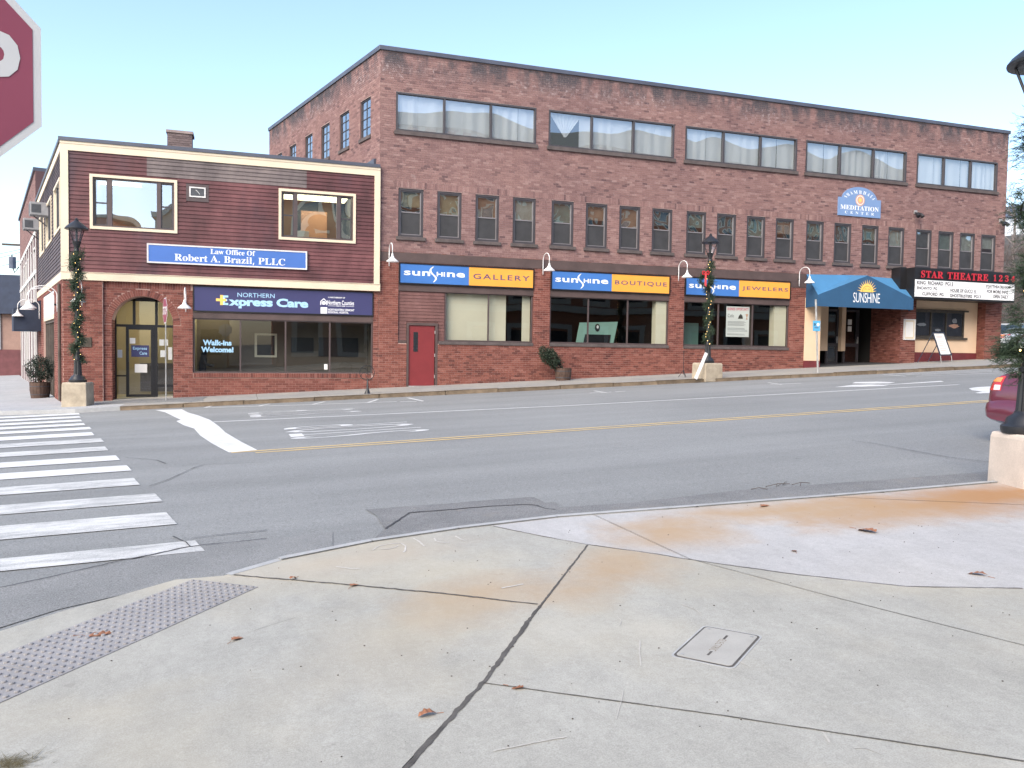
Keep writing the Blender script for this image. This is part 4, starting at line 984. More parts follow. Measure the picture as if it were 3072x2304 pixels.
def law_window(h, lights):
    t = frame_rect(MB(), h[0], h[1], h[2], h[3], .085, UD-.05, UD+.035, front).build('window', 'cream_trim', cb)
    f_ = frame_rect(MB(), h[0]+.085, h[1]-.085, h[2]+.085, h[3]-.085, .045, UD-.10, UD-.005, front)
    for a, b in lights['mul']: f_.box(a, UD-.10, h[2]+.13, b, UD-.006, h[3]-.13, front)
    f_.build('window_frame', 'frame_brown', t)
    for a, b in lights['cas']:
        g_ = MB(); frame_rect(g_, a, b, h[2]+.13, h[3]-.13, .03, UD-.09, UD-.03, front); g_.box(a, UD-.09, (h[2]+h[3])/2-.04, b, UD-.035, (h[2]+h[3])/2, front); g_.build('casement', 'frame_dark', t)
    for a, b in lights['cas']+lights['mid']:
        quad(a, b, h[2]+.13, h[3]-.13, UD-.06, front).build('pane', 'glass_law', t)
    room('office', 'room_grey', t, h[0]+.02, h[1]-.02, h[2]-.2, h[3]+.1, UD-.12, -2.6, front)
    return t
l1 = law_window(W1a, dict(mul=[(-3.87, -3.745), (-2.49, -2.37)], cas=[(-4.22, -3.87), (-2.37, -2.03)], mid=[(-3.745, -2.49)]))
l2 = law_window(W1b, dict(mul=[(1.62, 1.74), (3.0, 3.13)], cas=[(1.275, 1.62), (3.13, 3.485)], mid=[(1.74, 3.0)]))
tag(l1, 'three-part window reflecting the sky'); tag(l2, 'three-part window with office things inside')
for dd_ in (-.5, -1.5): MB().box(-4.3, dd_-.1, 6.72, -3.1, dd_+.1, 6.76, front).build('ceiling_light', 'tube_lamp', l1)
MB().box(1.3, -2.0, 6.74, 3.5, -.4, 6.78, front).build('ceiling_light', 'ceiling_lamp', l2)
MB().box(1.7, -1.4, 5.1, 2.2, -1.1, 5.55, front).build('archive_box', 'paper', l2); MB().box(2.0, -2.2, 5.0, 2.9, -2.1, 6.4, front).build('cabinet', 'terracotta', l2)
# louvred vent in its surround
v_ = MB().box(VB[0], UD-.03, VB[2], VB[1], UD+.008, VB[3], front).build('vent_surround', 'frame_brown', cb)
frame_rect(MB(), -1.55, -1.07, 6.23, 6.55, .04, UD, UD+.03, front).build('vent_frame', 'white_dull', v_)
MB().box(-1.52, UD, 6.26, -1.10, UD+.014, 6.52, front).build('vent_grille', 'grill_dark', v_)
MB().tube([front(-1.36, UD+.02, 6.46), front(-1.30, UD+.024, 6.40), front(-1.24, UD+.02, 6.33)], .008, 6).build('vent_pull', 'white_dull', v_)
# ---- flank along the side street
cf = sidef(-5.14)
FL = 12.7
hs = [(.3, 2.7, 5.07, 6.62), (4.0, 6.72, 5.07, 6.62), (8.05, 10.62, 5.07, 6.68)]
wall_cells(MB(), 0, FL, 3.5, CZ, hs, UD-.12, cf, .12).build('flank_upper', 'clap_side', cb)
claps(.12, FL, 3.75, 7.37, hs, UD-.12, cf, lambda u, z: 'clap_side', lambda k: [rj.uniform(2, 6), rj.uniform(7, 11)])
MB().box(0, -.04, 7.365, FL, .02, 7.60, cf).build('frieze_board', 'cream_trim', cb)
MB().box(0.003, -.04, 3.75, .12, .016, 7.363, cf).box(0.003, -.1, 3.505, FL, .02, 3.748, cf).build('flank_trim', 'cream_trim', cb)
MB().box(-.05, -.6, 7.642, FL+.05, .06, 7.748, cf).build('roof_edge', 'coping', cb)
for i, h in enumerate(hs):
    t = frame_rect(MB(), h[0], h[1], h[2], h[3], .085, -.06, .03, cf).build('window', 'cream_trim', cb)
    f_ = MB()
    for k in (1, 2): uc = h[0]+(h[1]-h[0])*k/3; f_.box(uc-.05, -.08, h[2]+.085, uc+.05, -.01, h[3]-.085, cf)
    f_.build('window_frame', 'frame_dark', t); quad(h[0]+.08, h[1]-.08, h[2]+.08, h[3]-.08, -.04, cf).build('pane', 'glass_law', t)
    room('office', 'dark_room', t, h[0], h[1], h[2], h[3], -.1, -1.0, cf)
flh = [(3.4, 9.1, -.6, 3.40)]
wall_cells(MB(), .05, FL, -1.2, 3.5, flh, -.009, cf, .2).build('flank_lower', 'mortar_lower', cb)
emit_bricks(lay(.02, FL, -1.0, 3.5, flh), cf, 0, 'brick_lower', cb, 0)
MB().box(3.4, -.15, 2.58, 9.1, -.03, 3.38, cf).build('sign_panel', 'house_white', cb)
MB().box(3.4, -.15, 2.42, 9.1, -.02, 2.57, cf).build('fascia', 'cream_trim', cb)
fd = frame_rect(MB(), 3.4, 9.1, -.55, 2.42, .1, -.2, -.08, cf)
for uc in (4.6, 5.8, 7.0, 8.0): fd.box(uc-.06, -.2, -.5, uc+.06, -.09, 2.35, cf)
fd = fd.build('side_door', 'bark', cb); quad(3.45, 9.05, -.5, 2.38, -.14, cf).build('pane', 'glass_clear', fd); room('side_room', 'dark_room', fd, 3.4, 9.1, -.6, 2.5, -.22, -1.5, cf)
# roof and back
MB().add([(CX0, FY, CZ+.05), (CX1, FY, CZ+.05), (CX1+SDX*12.6, FY+SDY*12.6, CZ+.05), (CX0+SDX*12.6, FY+SDY*12.6, CZ+.05)], [(0, 1, 2, 3)]).build('roof', 'roofing', cb)
a_, b_ = (CX0+SDX*12.6, FY+SDY*12.6), (CX1+SDX*12.6, FY+SDY*12.6)
MB().add([(a_[0], a_[1], -1), (b_[0], b_[1], -1), (b_[0], b_[1], CZ+.05), (a_[0], a_[1], CZ+.05)], [(0, 1, 2, 3)]).build('rear_wall', 'clap_side', cb)
# flashing step against the taller wall
MB().prism([(.3, 7.75), (3.6, 7.75), (.3, 8.03)], -.5, .02, lambda u, d, z: sidef(TX0)(u, d+.06, z)).build('roof_flashing', 'coping', cb)
# chimney
lc = cr(0, 380, .27125); CY = FY+2.6
cL, cR, cT = AY(lc(1850, 240), CY)[0], AY(lc(2125, 240), CY)[0], AY(lc(2000, 45), CY)[2]
ch = MB().box(cL+.01, CY+.01, CZ, cR-.01, CY+.7, cT-.02).build('chimney', 'chimney_brick_mortar', cb)
emit_bricks(lay(cL, cR, CZ, cT-.09, []), lambda u, d, z: (u, CY-d, z), .004, 'brick_grey', ch, 0)
emit_bricks(lay(0, .7, CZ, cT-.09, []), lambda u, d, z: (cL-d, CY+u, z), .004, 'brick_grey', ch, 0)
MB().box(cL-.04, CY-.04, cT-.09, cR+.04, CY+.74, cT).build('chimney_cap', 'chimney_brick_mortar', ch)

# ================================================================== signs
def board(name, label, rect, d0, d1, mat, fmat=None, fw_=.04, cat='sign', fr=front):
    t = thing(name, label, cat, fr(rect[0], d0, rect[2]))
    if fmat:
        frame_rect(MB(), rect[0], rect[1], rect[2], rect[3], fw_, d0, d1+.012, fr).build('sign_frame', fmat, t)
        MB().box(rect[0]+fw_*.9, d0, rect[2]+fw_*.9, rect[1]-fw_*.9, d1, rect[3]-fw_*.9, fr).build('sign_panel', mat, t)
    else: MB().box(rect[0], d0, rect[2], rect[1], d1, rect[3], fr).build('sign_panel', mat, t)
    return t
ls = board('office_sign', 'long blue law office sign with white letters on the maroon clapboard', (-2.77, 2.045, 4.11, 4.71), UD, UD+.07, 'law_blue', 'white_dull', .045)
letters('Law Office Of', (-.93, .42, 4.475, 4.635), front, UD+.072, 'letter_white', ls, 'serif', .0)
letters('Robert A. Brazil, PLLC', (-1.98, 1.35, 4.18, 4.43), front, UD+.072, 'letter_white', ls, 'serif', .0)
es_ = board('clinic_sign', 'wide navy Northern Express Care sign above the clinic window', (-1.455, 4.25, 2.65, 3.475), -.06, .02, 'navy_sign', 'sign_black', .035)
letters('NORTHERN', (-.12, 1.03, 3.155, 3.295), front, .0225, 'letter_sky', es_, off=.0)
letters('xpress Care', (-.39, 2.10, 2.79, 3.15), front, .0225, 'letter_sky', es_, off=.045, space=.94)
MB().prism([(-.62, 2.885), (-.40, 2.885), (-.40, 2.95), (-.5, 2.95), (-.5, 3.01), (-.43, 3.01), (-.43, 3.07), (-.5, 3.07), (-.5, 3.125), (-.40, 3.125), (-.40, 3.19), (-.62, 3.19)], .0215, .0225, front).build('lettering', 'letter_sky', es_)
MB().box(-.645, .023, 2.88, -.555, .0245, 3.20, front).box(-.77, .0231, 3.00, -.46, .0246, 3.085, front).build('plus_mark', 'letter_gold', es_)
letters('A PARTNERSHIP OF', (2.74, 3.30, 3.22, 3.265), front, .0225, 'letter_white', es_, off=.02)
letters('Northern Counties', (2.72, 3.60, 3.00, 3.15), front, .0225, 'letter_white', es_, off=.01)
letters('HEALTH CARE', (3.0, 3.31, 2.945, 2.985), front, .0225, 'letter_white', es_, off=.02)
MB().box(2.74, .021, 2.957, 2.98, .0225, 2.967, front).box(3.33, .021, 2.957, 3.6, .0225, 2.967, front).build('rule', 'letter_white', es_)
letters('NORTHEASTERN VERMONT', (2.75, 3.61, 2.80, 2.87), front, .0225, 'letter_white', es_, off=.02)
letters('REGIONAL HOSPITAL', (2.75, 3.42, 2.715, 2.785), front, .0225, 'letter_white', es_, off=.02)
MB().box(2.50, .021, 2.70, 2.715, .0225, 2.91, front).build('hospital_mark', 'letter_white', es_); letters('nvrh', (2.525, 2.69, 2.785, 2.835), front, .0235, 'letter_navy', es_, off=.0)
mh = MB().prism([(2.49, 2.98), (2.49, 3.10), (2.60, 3.21), (2.71, 3.10), (2.71, 2.98), (2.685, 2.98), (2.685, 3.09), (2.60, 3.175), (2.515, 3.09), (2.515, 2.98)], .021, .0225, front)
mh.prism([(2.60+.07*math.cos(t), 3.05+.06*math.sin(t)) for t in np.linspace(0, 2*math.pi, 14)[:-1]], .021, .0225, front).build('house_mark', 'letter_white', es_)

def swoosh(cx, z0, z1, w, d, par):
    P = []; n = 18
    for i in range(n+1):
        t = i/n; z = z1+(z0-z1)*t; x = cx+w*(-.75*math.sin(t*2*math.pi)*.55*(1) + (.35*math.cos(t*math.pi)*0))
        x = cx+w*.5*(-math.sin(2*math.pi*t)) - w*.10*(1-2*abs(t-.5))
        P.append((x+(.35*w if t < .06 else (-.35*w if t > .94 else 0))*0, z))
    wid = [.035+.045*math.sin(math.pi*min(1, max(0, i/n))) for i in range(n+1)]
    L = [(p[0]-wid[i]/2, p[1]) for i, p in enumerate(P)]; R_ = [(p[0]+wid[i]/2, p[1]) for i, p in enumerate(P)]
    MB().add([front(u, d, z) for u, z in L]+[front(u, d, z) for u, z in R_], [(i, i+1, n+2+i, n+1+i) for i in range(n)]).build('lettering', 'letter_white', par)
def shop_sign(u0, u1, um, word, label, wr):
    t = thing('shop_sign', label, 'sign', front(u0, 0, 3.8))
    frame_rect(MB(), u0, u1, 3.79, 4.525, .045, -.06, .05, front).build('sign_frame', 'sign_black', t)
    MB().box(u0+.04, -.05, 3.83, um, .036, 4.485, front).build('sign_panel', 'sun_blue', t)
    MB().box(um+.004, -.05, 3.83, u1-.04, .036, 4.485, front).build('sign_panel', 'sun_orange', t)
    k = um-u0; L = lambda f: u0+.04+(k-.04)*f
    letters('sun', (L(.055), L(.43), 4.095, 4.255), front, .0385, 'letter_white', t, off=.022, space=1.05)
    letters('HI', (L(.525), L(.645), 4.10, 4.255), front, .0385, 'letter_white', t, off=.022)
    letters('ne', (L(.675), L(.94), 4.095, 4.255), front, .0385, 'letter_white', t, off=.022, space=1.05)
    swoosh(L(.478), 3.89, 4.43, .20, .0385, t)
    letters(word, (um+(u1-um)*wr[0], um+(u1-um)*wr[1], 4.07, 4.255), front, .0385, 'letter_navy', t, off=.012, space=1.25)
shop_sign(5.11, 10.05, 7.60, 'GALLERY', 'blue and orange Sunshine GALLERY sign over the red door', (.065, .93))
shop_sign(10.70, 15.63, 13.15, 'BOUTIQUE', 'blue and orange Sunshine BOUTIQUE sign', (.055, .94))
shop_sign(16.28, 21.18, 18.72, 'JEWELERS', 'blue and orange Sunshine JEWELERS sign behind the wreathed street lamp', (.06, .945))
# meditation centre sign
st = thing('meditation_sign', 'light blue arched-top meditation center sign high on the brick wall', 'sign', front(24.48, 0, 7.37))
ol = [(23.40, 7.37), (25.585, 7.37), (25.585, 8.12), (25.38, 8.12)]+[(24.48+.90*math.cos(a), 8.07+.52*math.sin(a)) for a in np.linspace(math.radians(8), math.radians(172), 20)]+[(23.58, 8.12), (23.40, 8.12)]
MB().prism(ol, -.01, .05, front).build('sign_panel', 'shamb_blue', st)
letters('MEDITATION', (23.50, 25.48, 7.63, 7.815), front, .0525, 'letter_white', st, 'serif', .0)
letters('CENTER', (23.74, 25.24, 7.46, 7.57), front, .0525, 'letter_white', st, 'serif', .0, space=1.8)
def arcw(u, z):      # bend a line of text over the emblem
    t = (u-23.4)/2.17; a = math.radians(158-136*t); r = z-7.0
    return (24.48+(.62+r*1.0)*math.cos(a)*1.13, 7.97+(.34+r*1.0)*math.sin(a)*.95)
letters('SHAMBHALA', (23.4, 25.57, 7.02, 7.17), front, .0525, 'letter_white', st, 'serif', .0, space=1.5, warp=arcw)
for r_, mt, dd_ in ((.235, 'terracotta', .053), (.19, 'letter_white', .055), (.165, 'terracotta', .057), (.07, 'letter_gold', .059)):
    MB().prism([(24.50+r_*math.cos(a), 8.05+r_*math.sin(a)) for a in np.linspace(0, 2*math.pi, 24)[:-1]], .04, dd_, front).build('emblem', mt, st)

# cinema marquee
mq_ = thing('theatre_marquee', 'black cinema marquee with red STAR THEATRE letters over a white film list', 'marquee', front(27.6, 0, 4.1))
AXm = lambda u: u
MD0, MD1 = .0, .95
def sc(u): return (1-MD1/FY)*u                        # same bearing, measured on the building line
z_ = lambda z: CAMZ+(z-CAMZ)*(1-MD1/FY)
M0, M1 = sc(27.60), sc(33.42)
MB().box(M0, MD0-.002, z_(4.08), M1, MD1, z_(5.42), front).build('cabinet', 'sign_black', mq_)
MB().box(M0+.02, MD1, z_(4.16), M1-.06, MD1+.03, z_(4.89), front).build('letter_board', 'letter_white', mq_)
for zz in (4.40, 4.65): MB().box(M0+.02, MD1+.03, z_(zz), M1-.06, MD1+.036, z_(zz)+.012, front).build('letter_rail', 'ac_grey', mq_)
mdl = MD1+.038
for t_, (a, b, c_, e_) in (('KING  RICHARD  PG13', (27.7, 29.72, 4.69, 4.85)), ('ENCANTO  PG', (27.7, 28.83, 4.47, 4.60)), ('CLIFFORD  PG', (28.0, 29.2, 4.22, 4.36)), ('HOUSE OF GUCCI  R', (29.58, 31.06, 4.43, 4.57)), ('GHOSTBUSTERS  PG13', (29.56, 31.35, 4.20, 4.34)), ('STJAYTHEATRE.COM', (31.62, 33.1, 4.66, 4.82)), ('FOR MORE INFO', (31.70, 32.98, 4.46, 4.60)), ('OPEN DAILY', (32.08, 33.0, 4.24, 4.38))):
    letters(t_, (sc(a), sc(b), z_(c_), z_(e_)), front, mdl, 'letter_black', mq_, off=.022)
for t_, (a, b, c_, e_) in (('STAR', (27.88, 29.12, 4.98, 5.29)), ('THEATRE', (29.36, 31.72, 4.98, 5.29)), ('1', (32.04, 32.20, 5.0, 5.29)), ('2', (32.36, 32.58, 5.0, 5.29)), ('3', (32.72, 32.95, 5.0, 5.29)), ('4', (33.10, 33.33, 5.0, 5.29))):
    letters(t_, (sc(a), sc(b), z_(c_), z_(e_)), front, MD1+.06, 'letter_red', mq_, 'serif', .012, name='raised_lettering', space=1.1)
MB().box(M0-.32, MD0, z_(4.05), M0-.003, .5, z_(5.45), front).build('end_cabinet', 'sign_black', mq_)

# awning
AW = .9
aw = thing('entrance_awning', 'royal blue fabric awning with gold sun emblem over the entrance', 'awning', front(22, 0, 3.5))
fU0, fU1, fz0 = 21.94, 27.40, 3.50
k = 1-AW/FY; zz_ = lambda z: CAMZ+(z-CAMZ)*k
a0, a1 = 22.56*k, 27.58*k; pk = 25.08*k
zb, ze, zp = zz_(3.58), zz_(4.05), zz_(4.95)
# front gable panel (upright), its two roof slopes and the cheeks
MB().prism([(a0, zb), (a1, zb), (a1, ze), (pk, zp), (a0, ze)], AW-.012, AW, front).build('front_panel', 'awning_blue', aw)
m = MB()
m.add([front(a0, AW-.006, ze), front(pk, AW-.006, zp), front(pk+.06, .02, 4.93), front(fU0, .02, 4.86)], [(0, 1, 2, 3)])
m.add([front(a1, AW-.006, ze), front(pk, AW-.006, zp), front(pk+.06, .02, 4.93), front(26.92, .02, 4.87)], [(0, 1, 2, 3)])
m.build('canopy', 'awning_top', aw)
MB().add([front(a0, AW-.006, zb), front(a0, AW-.006, ze), front(fU0, .02, 4.86), front(fU0, .02, 3.5)], [(0, 1, 2, 3)]).build('cheek', 'awning_blue', aw)
MB().add([front(a1, AW-.006, zb), front(a1, AW-.006, ze), front(26.92, .02, 4.87), front(27.3, .02, 3.5)], [(0, 1, 2, 3)]).build('cheek', 'awning_blue', aw)
letters('SUNSHINE', (24.35*k, 25.75*k, zz_(3.80), zz_(4.21)), front, AW+.004, 'letter_white', aw, off=-.004, space=.95)
scx, scz = 25.06*k, zz_(4.25); pts = []
for i in range(0, 53):
    a = math.pi*i/52; r_ = (.50 if i % 4 == 2 else .33) if i % 2 == 0 else .40
    r_ = .50-.03*math.sin(i*3) if i % 4 == 2 else .32
    pts.append((scx+r_*math.cos(a)*1.0, scz+r_*math.sin(a)*1.05))
MB().prism(pts, AW, AW+.003, front).build('sun_rays', 'letter_gold', aw)
MB().prism([(scx+.245*math.cos(a), scz+.25*math.sin(a)) for a in np.linspace(0, math.pi, 16)], AW+.003, AW+.0045, front).build('sun_rim', 'bronze', aw)
MB().prism([(scx+.232*math.cos(a), scz+.236*math.sin(a)) for a in np.linspace(0, math.pi, 16)], AW+.004, AW+.006, front).build('sun_face', 'letter_gold', aw)
for s_ in (-1, 1): MB().tube([front(scx+s_*.09-.05, AW+.007, scz+.11), front(scx+s_*.09, AW+.007, scz+.135), front(scx+s_*.09+.05, AW+.007, scz+.11)], .008, 5).build('sun_eye', 'bronze', aw)

# poster case on the pillar
pcase = thing('poster_case', 'pale framed poster case on the brick pillar beside the cinema', 'poster case', front(27.4, 0, 2.27))
frame_rect(MB(), 27.07, 27.69, 2.27, 3.17, .05, -.01, .06, front).build('case_frame', 'white_dull', pcase)
MB().box(27.11, -.01, 2.31, 27.65, .03, 3.13, front).build('backing', 'cream_trim', pcase); MB().box(27.18, .03, 2.40, 27.58, .036, 3.05, front).build('poster', 'paper', pcase)
# window poster
wp = thing('window_poster', 'white business opportunity poster with a cafe drawing taped inside the jewelers window', 'poster', front(18.85, -.1, 2.2))
H = cr(2100, 700, .2713)
p0 = AY(H(295, 805), FY+.1); p1 = AY(H(540, 1148), FY+.1)
P0, P1, Q0, Q1 = p0[0], p1[0], p1[2], p0[2]
MB().box(P0, -.115, Q0, P1, -.105, Q1, front).build('sheet', 'paper', wp)
pu = lambda f: P0+(P1-P0)*f; pv = lambda f: Q1+(Q0-Q1)*f
letters('BUSINESS OPPORTUNITY', (pu(.04), pu(.97), pv(.13), pv(.04)), front, -.103, 'paper_red', wp, off=.03)
letters('Cafe', (pu(.06), pu(.32), pv(.36), pv(.25)), front, -.103, 'letter_black', wp, off=-.005)
MB().prism([(pu(.5)+.0, pv(.40)), (pu(.72), pv(.40)), (pu(.70), pv(.30)), (pu(.62), pv(.24)), (pu(.55), pv(.30))], -.104, -.1025, front).build('cake_picture', 'bronze', wp)
MB().prism([(pu(.84), pv(.42)), (pu(.93), pv(.42)), (pu(.90), pv(.36)), (pu(.95), pv(.24)), (pu(.83), pv(.24)), (pu(.88), pv(.36))], -.104, -.1025, front).build('sundae_picture', 'terracotta', wp)
m = MB()
for i, f_ in enumerate((.50, .53, .56, .60, .63, .72, .75, .78, .82, .91, .94)): m.box(pu(.06), -.104, pv(f_), pu(random.uniform(.75, .95)), -.1028, pv(f_-.012), front)
m.build('printed_lines', 'ac_grey', wp)
# ================================================================== small fittings on the fronts
def gooseneck(p_mount, outv, label, group, drop=0.0, reach=.62):
    """white barn lamp on a swan neck; p_mount = point on the wall at the foot of the stem"""
    p = Vector(p_mount); o = Vector((outv[0], outv[1], 0)).normalized(); z = Vector((0, 0, 1))
    t = thing('gooseneck_lamp', label, 'wall lamp', tuple(p), group)
    a = p+o*.07; R_ = reach/2; zt = .52
    path = [a, a+z*.2, a+z*zt]+[a+z*(zt+R_*.72*math.sin(th_))+o*(R_-R_*math.cos(th_)) for th_ in np.linspace(.15, math.pi, 14)]+[a+z*.34+o*reach]
    MB().tube(path, .016, 8).build('neck', 'white_paint', t, smooth=True)
    MB().tube([p-o*.01+z*.28, p+o*.07+z*.28], .035, 10).build('wall_bracket', 'black_iron', t)
    c = a+o*reach
    MB().lathe([(.028, .36), (.034, .30), (.05, .27), (.07, .22), (.085, .205), (.195, .115), (.205, .085), (.198, .085), (.18, .112), (.06, .19), (.02, .2)][::-1], (c.x, c.y, c.z+drop), 20).build('shade', 'white_paint', t, smooth='auto')
    return t
bb = cr(1120, 500, .27125); gg = cr(1600, 740, .27125); hh_ = cr(2100, 700, .2713)
GL = [(bb(175, 1100), 'white gooseneck lamp beside the cream corner trim, over the brick by the red door'), (bb(1876, 1195), 'white gooseneck lamp between the gallery and boutique signs'), (gg(1606, 380), 'white gooseneck lamp between the boutique and jewelers signs'), (hh_(1097, 585), 'white gooseneck lamp beside the blue awning')]
for p, lab in GL:
    w = AY(p, FY-.07); gooseneck((w[0], FY+.0, w[2]), (0, -1), lab, 'white gooseneck lamps on the shop fronts')
qq = cr(0, 780, .27125)
w = AY(qq(2055, 330), FY-.07); gooseneck((w[0], FY, 2.62), (0, -1), 'white gooseneck lamp on the brick between the arch and the clinic sign', 'white gooseneck lamps on the shop fronts')
w = AY(qq(905, 300), FY-.15); gooseneck((w[0], FY-.075, 2.72), (0, -1), 'white gooseneck lamp on the corner pier behind the garlanded street lamp', 'white gooseneck lamps on the shop fronts')
for u, lab in ((.9, 'white gooseneck lamp on the side wall nearest the corner'), (2.2, 'white gooseneck lamp on the side wall, second from the corner'), (10.3, 'white gooseneck lamp over the dark side awning')):
    p = cf(u, 0, 2.55); gooseneck(p, (-SDY, SDX), lab, 'white gooseneck lamps on the side wall', reach=.75)
# air conditioners in the flank windows
for u, z, lab in ((6.35, 6.2, 'grey window air conditioner on the side wall nearest the corner'), (11.75, 6.3, 'grey window air conditioner farther along the side wall')):
    t = thing('air_conditioner', lab, 'air conditioner', cf(u, 0, z), 'window air conditioners')
    MB().box(u-.33, -.05, z, u+.33, .55, z+.46, cf).build('case', 'ac_grey', t, bevel=.015)
    MB().box(u-.28, .551, z+.06, u+.28, .56, z+.40, cf).build('rear_grille', 'grill_dark', t); MB().box(u-.336, .2, z+.08, u-.331, .5, z+.38, cf).build('side_louvre', 'grill_dark', t)
    MB().tube([cf(u, 0.0, z-.35), cf(u, .42, z-.01)], .02, 6).build('bracket', 'frame_dark', t)
# dark side awning
t = thing('side_awning', 'dark blue box awning on the side wall behind the planted tub', 'awning', cf(11, 0, 2.0))
MB().prism([(10.3, 2.05), (12.4, 2.05), (12.4, 2.95), (10.3, 2.95)], .95, .97, cf).add([cf(10.3, .96, 2.95), cf(12.4, .96, 2.95), cf(12.4, .01, 3.32), cf(10.3, .01, 3.32)], [(0, 1, 2, 3)]).build('canopy', 'awning_dark', t)
MB().add([cf(10.3, .95, 2.05), cf(10.3, .95, 2.95), cf(10.3, .01, 3.32), cf(10.3, .01, 2.05)], [(0, 1, 2, 3)]).build('near_cheek', 'awning_dark', t)
MB().add([cf(12.4, .95, 2.05), cf(12.4, .95, 2.95), cf(12.4, .01, 3.32), cf(12.4, .01, 2.05)], [(0, 1, 2, 3)]).build('far_cheek', 'awning_top', t)
# downpipe on the flank corner
tag(MB().tube([cf(.45, .05, -.2), cf(.45, .05, 3.4)], .045, 8).build('downpipe', 'bark', smooth='auto'), 'brown downpipe on the side wall next to the street corner', 'downpipe')
# flood lights
for (u, z, lab) in ((27.48, 7.75, 'twin black floodlight on the brick beside the meditation sign'), (32.36, 7.70, 'twin black floodlight near the right end of the brick wall')):
    t = thing('floodlight', lab, 'floodlight', front(u, 0, z), 'floodlights on the brick wall')
    MB().box(u-.07, -.01, z-.05, u+.07, .06, z+.09, front).build('junction_box', 'ac_grey', t)
    for s_ in (-1, 1):
        MB().tube([front(u+s_*.05, .05, z), front(u+s_*.10, .14, z-.02), front(u+s_*.10, .20, z-.10)], .02, 6).build('arm', 'black_iron', t)
        MB().tube([front(u+s_*.10, .17, z-.05), front(u+s_*.10, .24, z-.12), front(u+s_*.12, .32, z-.22)], [.04, .07, .085], 10).build('lamp_head', 'black_iron', t)

# ================================================================== signs on posts
def octo(c, ax, r):       # octagon corners, flat sides up
    k = r/math.cos(math.pi/8); return [Vector(c)+Vector(ax)*k*math.cos(math.pi/8+i*math.pi/4)+Vector((0, 0, 1))*k*math.sin(math.pi/8+i*math.pi/4) for i in range(8)]
def plate(m, pts, n, t0, t1):
    k = len(pts); n = Vector(n); m.add([p+n*t0 for p in pts]+[p+n*t1 for p in pts], [tuple(range(k)), tuple(range(2*k-1, k-1, -1))]+[(i, (i+1) % k, k+(i+1) % k, k+i) for i in range(k)]); return m
def stop_sign(center, ax, label, nf, post_dx=0.0, rad=.381):
    ax = Vector(ax).normalized(); n = Vector((ax.y, -ax.x, 0))*nf; c = Vector(center); g = zs(c.x)
    t = thing('stop_sign', label, 'stop sign', (c.x, c.y, g))
    plate(MB(), octo(c, ax, rad), n, 0, .003).build('sign_border', 'stop_white', t)
    plate(MB(), octo(c, ax, rad-.024), n, .003, .0045).build('sign_face', 'stop_red', t)
    rax = ax if nf > 0 else -ax
    fr = lambda u, d, z: tuple(c+rax*u+n*d+Vector((0, 0, z)))
    letters('STOP', (-.322, .322, -.128, .128), fr, .0062, 'stop_white', t, off=.03)
    b = c-n*.02; MB().box(-.028, -.028, g-c.z-.05, .028, -.004, .34, lambda u, d, z: tuple(c+rax*u+n*d+Vector((0, 0, z)))).build('post', 'galvanised', t)
    return t
an = math.radians(-17); la = Vector((-math.cos(an), math.sin(an), 0))
ce = Vector((-.6209, 3.0178, 2.4647))+la*.381
stop_sign(ce, -la, 'large red stop sign facing the camera close by at the upper left', 1)
# back-to-edge stop sign before the arch
p = G(qq(1838, 1555)); c0 = AY(qq(1825, 560), p[1])
t = stop_sign((c0[0], c0[1], c0[2]), (math.sin(math.radians(-14)), math.cos(math.radians(-14)), 0), 'red stop sign seen almost edge-on before the arched entrance', -1, rad=.38)
# blue kerbside sign
p = G(hh_(1305, 1540)); t = thing('charging_sign', 'small blue and white kerbside sign on a slim grey post before the awning', 'sign', p)
MB().tube([(p[0], p[1], p[2]-.1), AY(hh_(1280, 730), p[1])], .035, 8).build('post', 'galvanised', t, smooth='auto')
s0 = AY(hh_(1252, 965), p[1]-.05); s1 = AY(hh_(1328, 1082), p[1]-.05)
fs_ = lambda u, d, z: (u, p[1]-.04-d, z)
MB().box(s0[0], 0, s1[2], s1[0], .006, s0[2], fs_).build('sign_plate', 'sky_sign', t)
W_ = s1[0]-s0[0]; Hh = s0[2]-s1[2]
MB().box(s0[0]+.015, .0065, s1[2]+.02, s1[0]-.015, .0075, s0[2]-.02, fs_).build('inner_panel', 'sky_sign', t)
letters('EV', (s0[0]+W_*.12, s0[0]+W_*.45, s0[2]-Hh*.50, s0[2]-Hh*.25), fs_, .009, 'letter_black', t, off=.04)
MB().prism([(s0[0]+W_*(.70+.2*math.cos(a)), s0[2]-Hh*.37+W_*.2*math.sin(a)) for a in np.linspace(0, 2*math.pi, 13)[:-1]], .0075, .009, fs_).build('round_mark', 'letter_white', t)
for f_ in (.60, .68): MB().box(s0[0]+W_*.2, .0075, s0[2]-Hh*(f_+.04), s1[0]-W_*.25, .009, s0[2]-Hh*f_, fs_).build('printed_line', 'letter_navy', t)

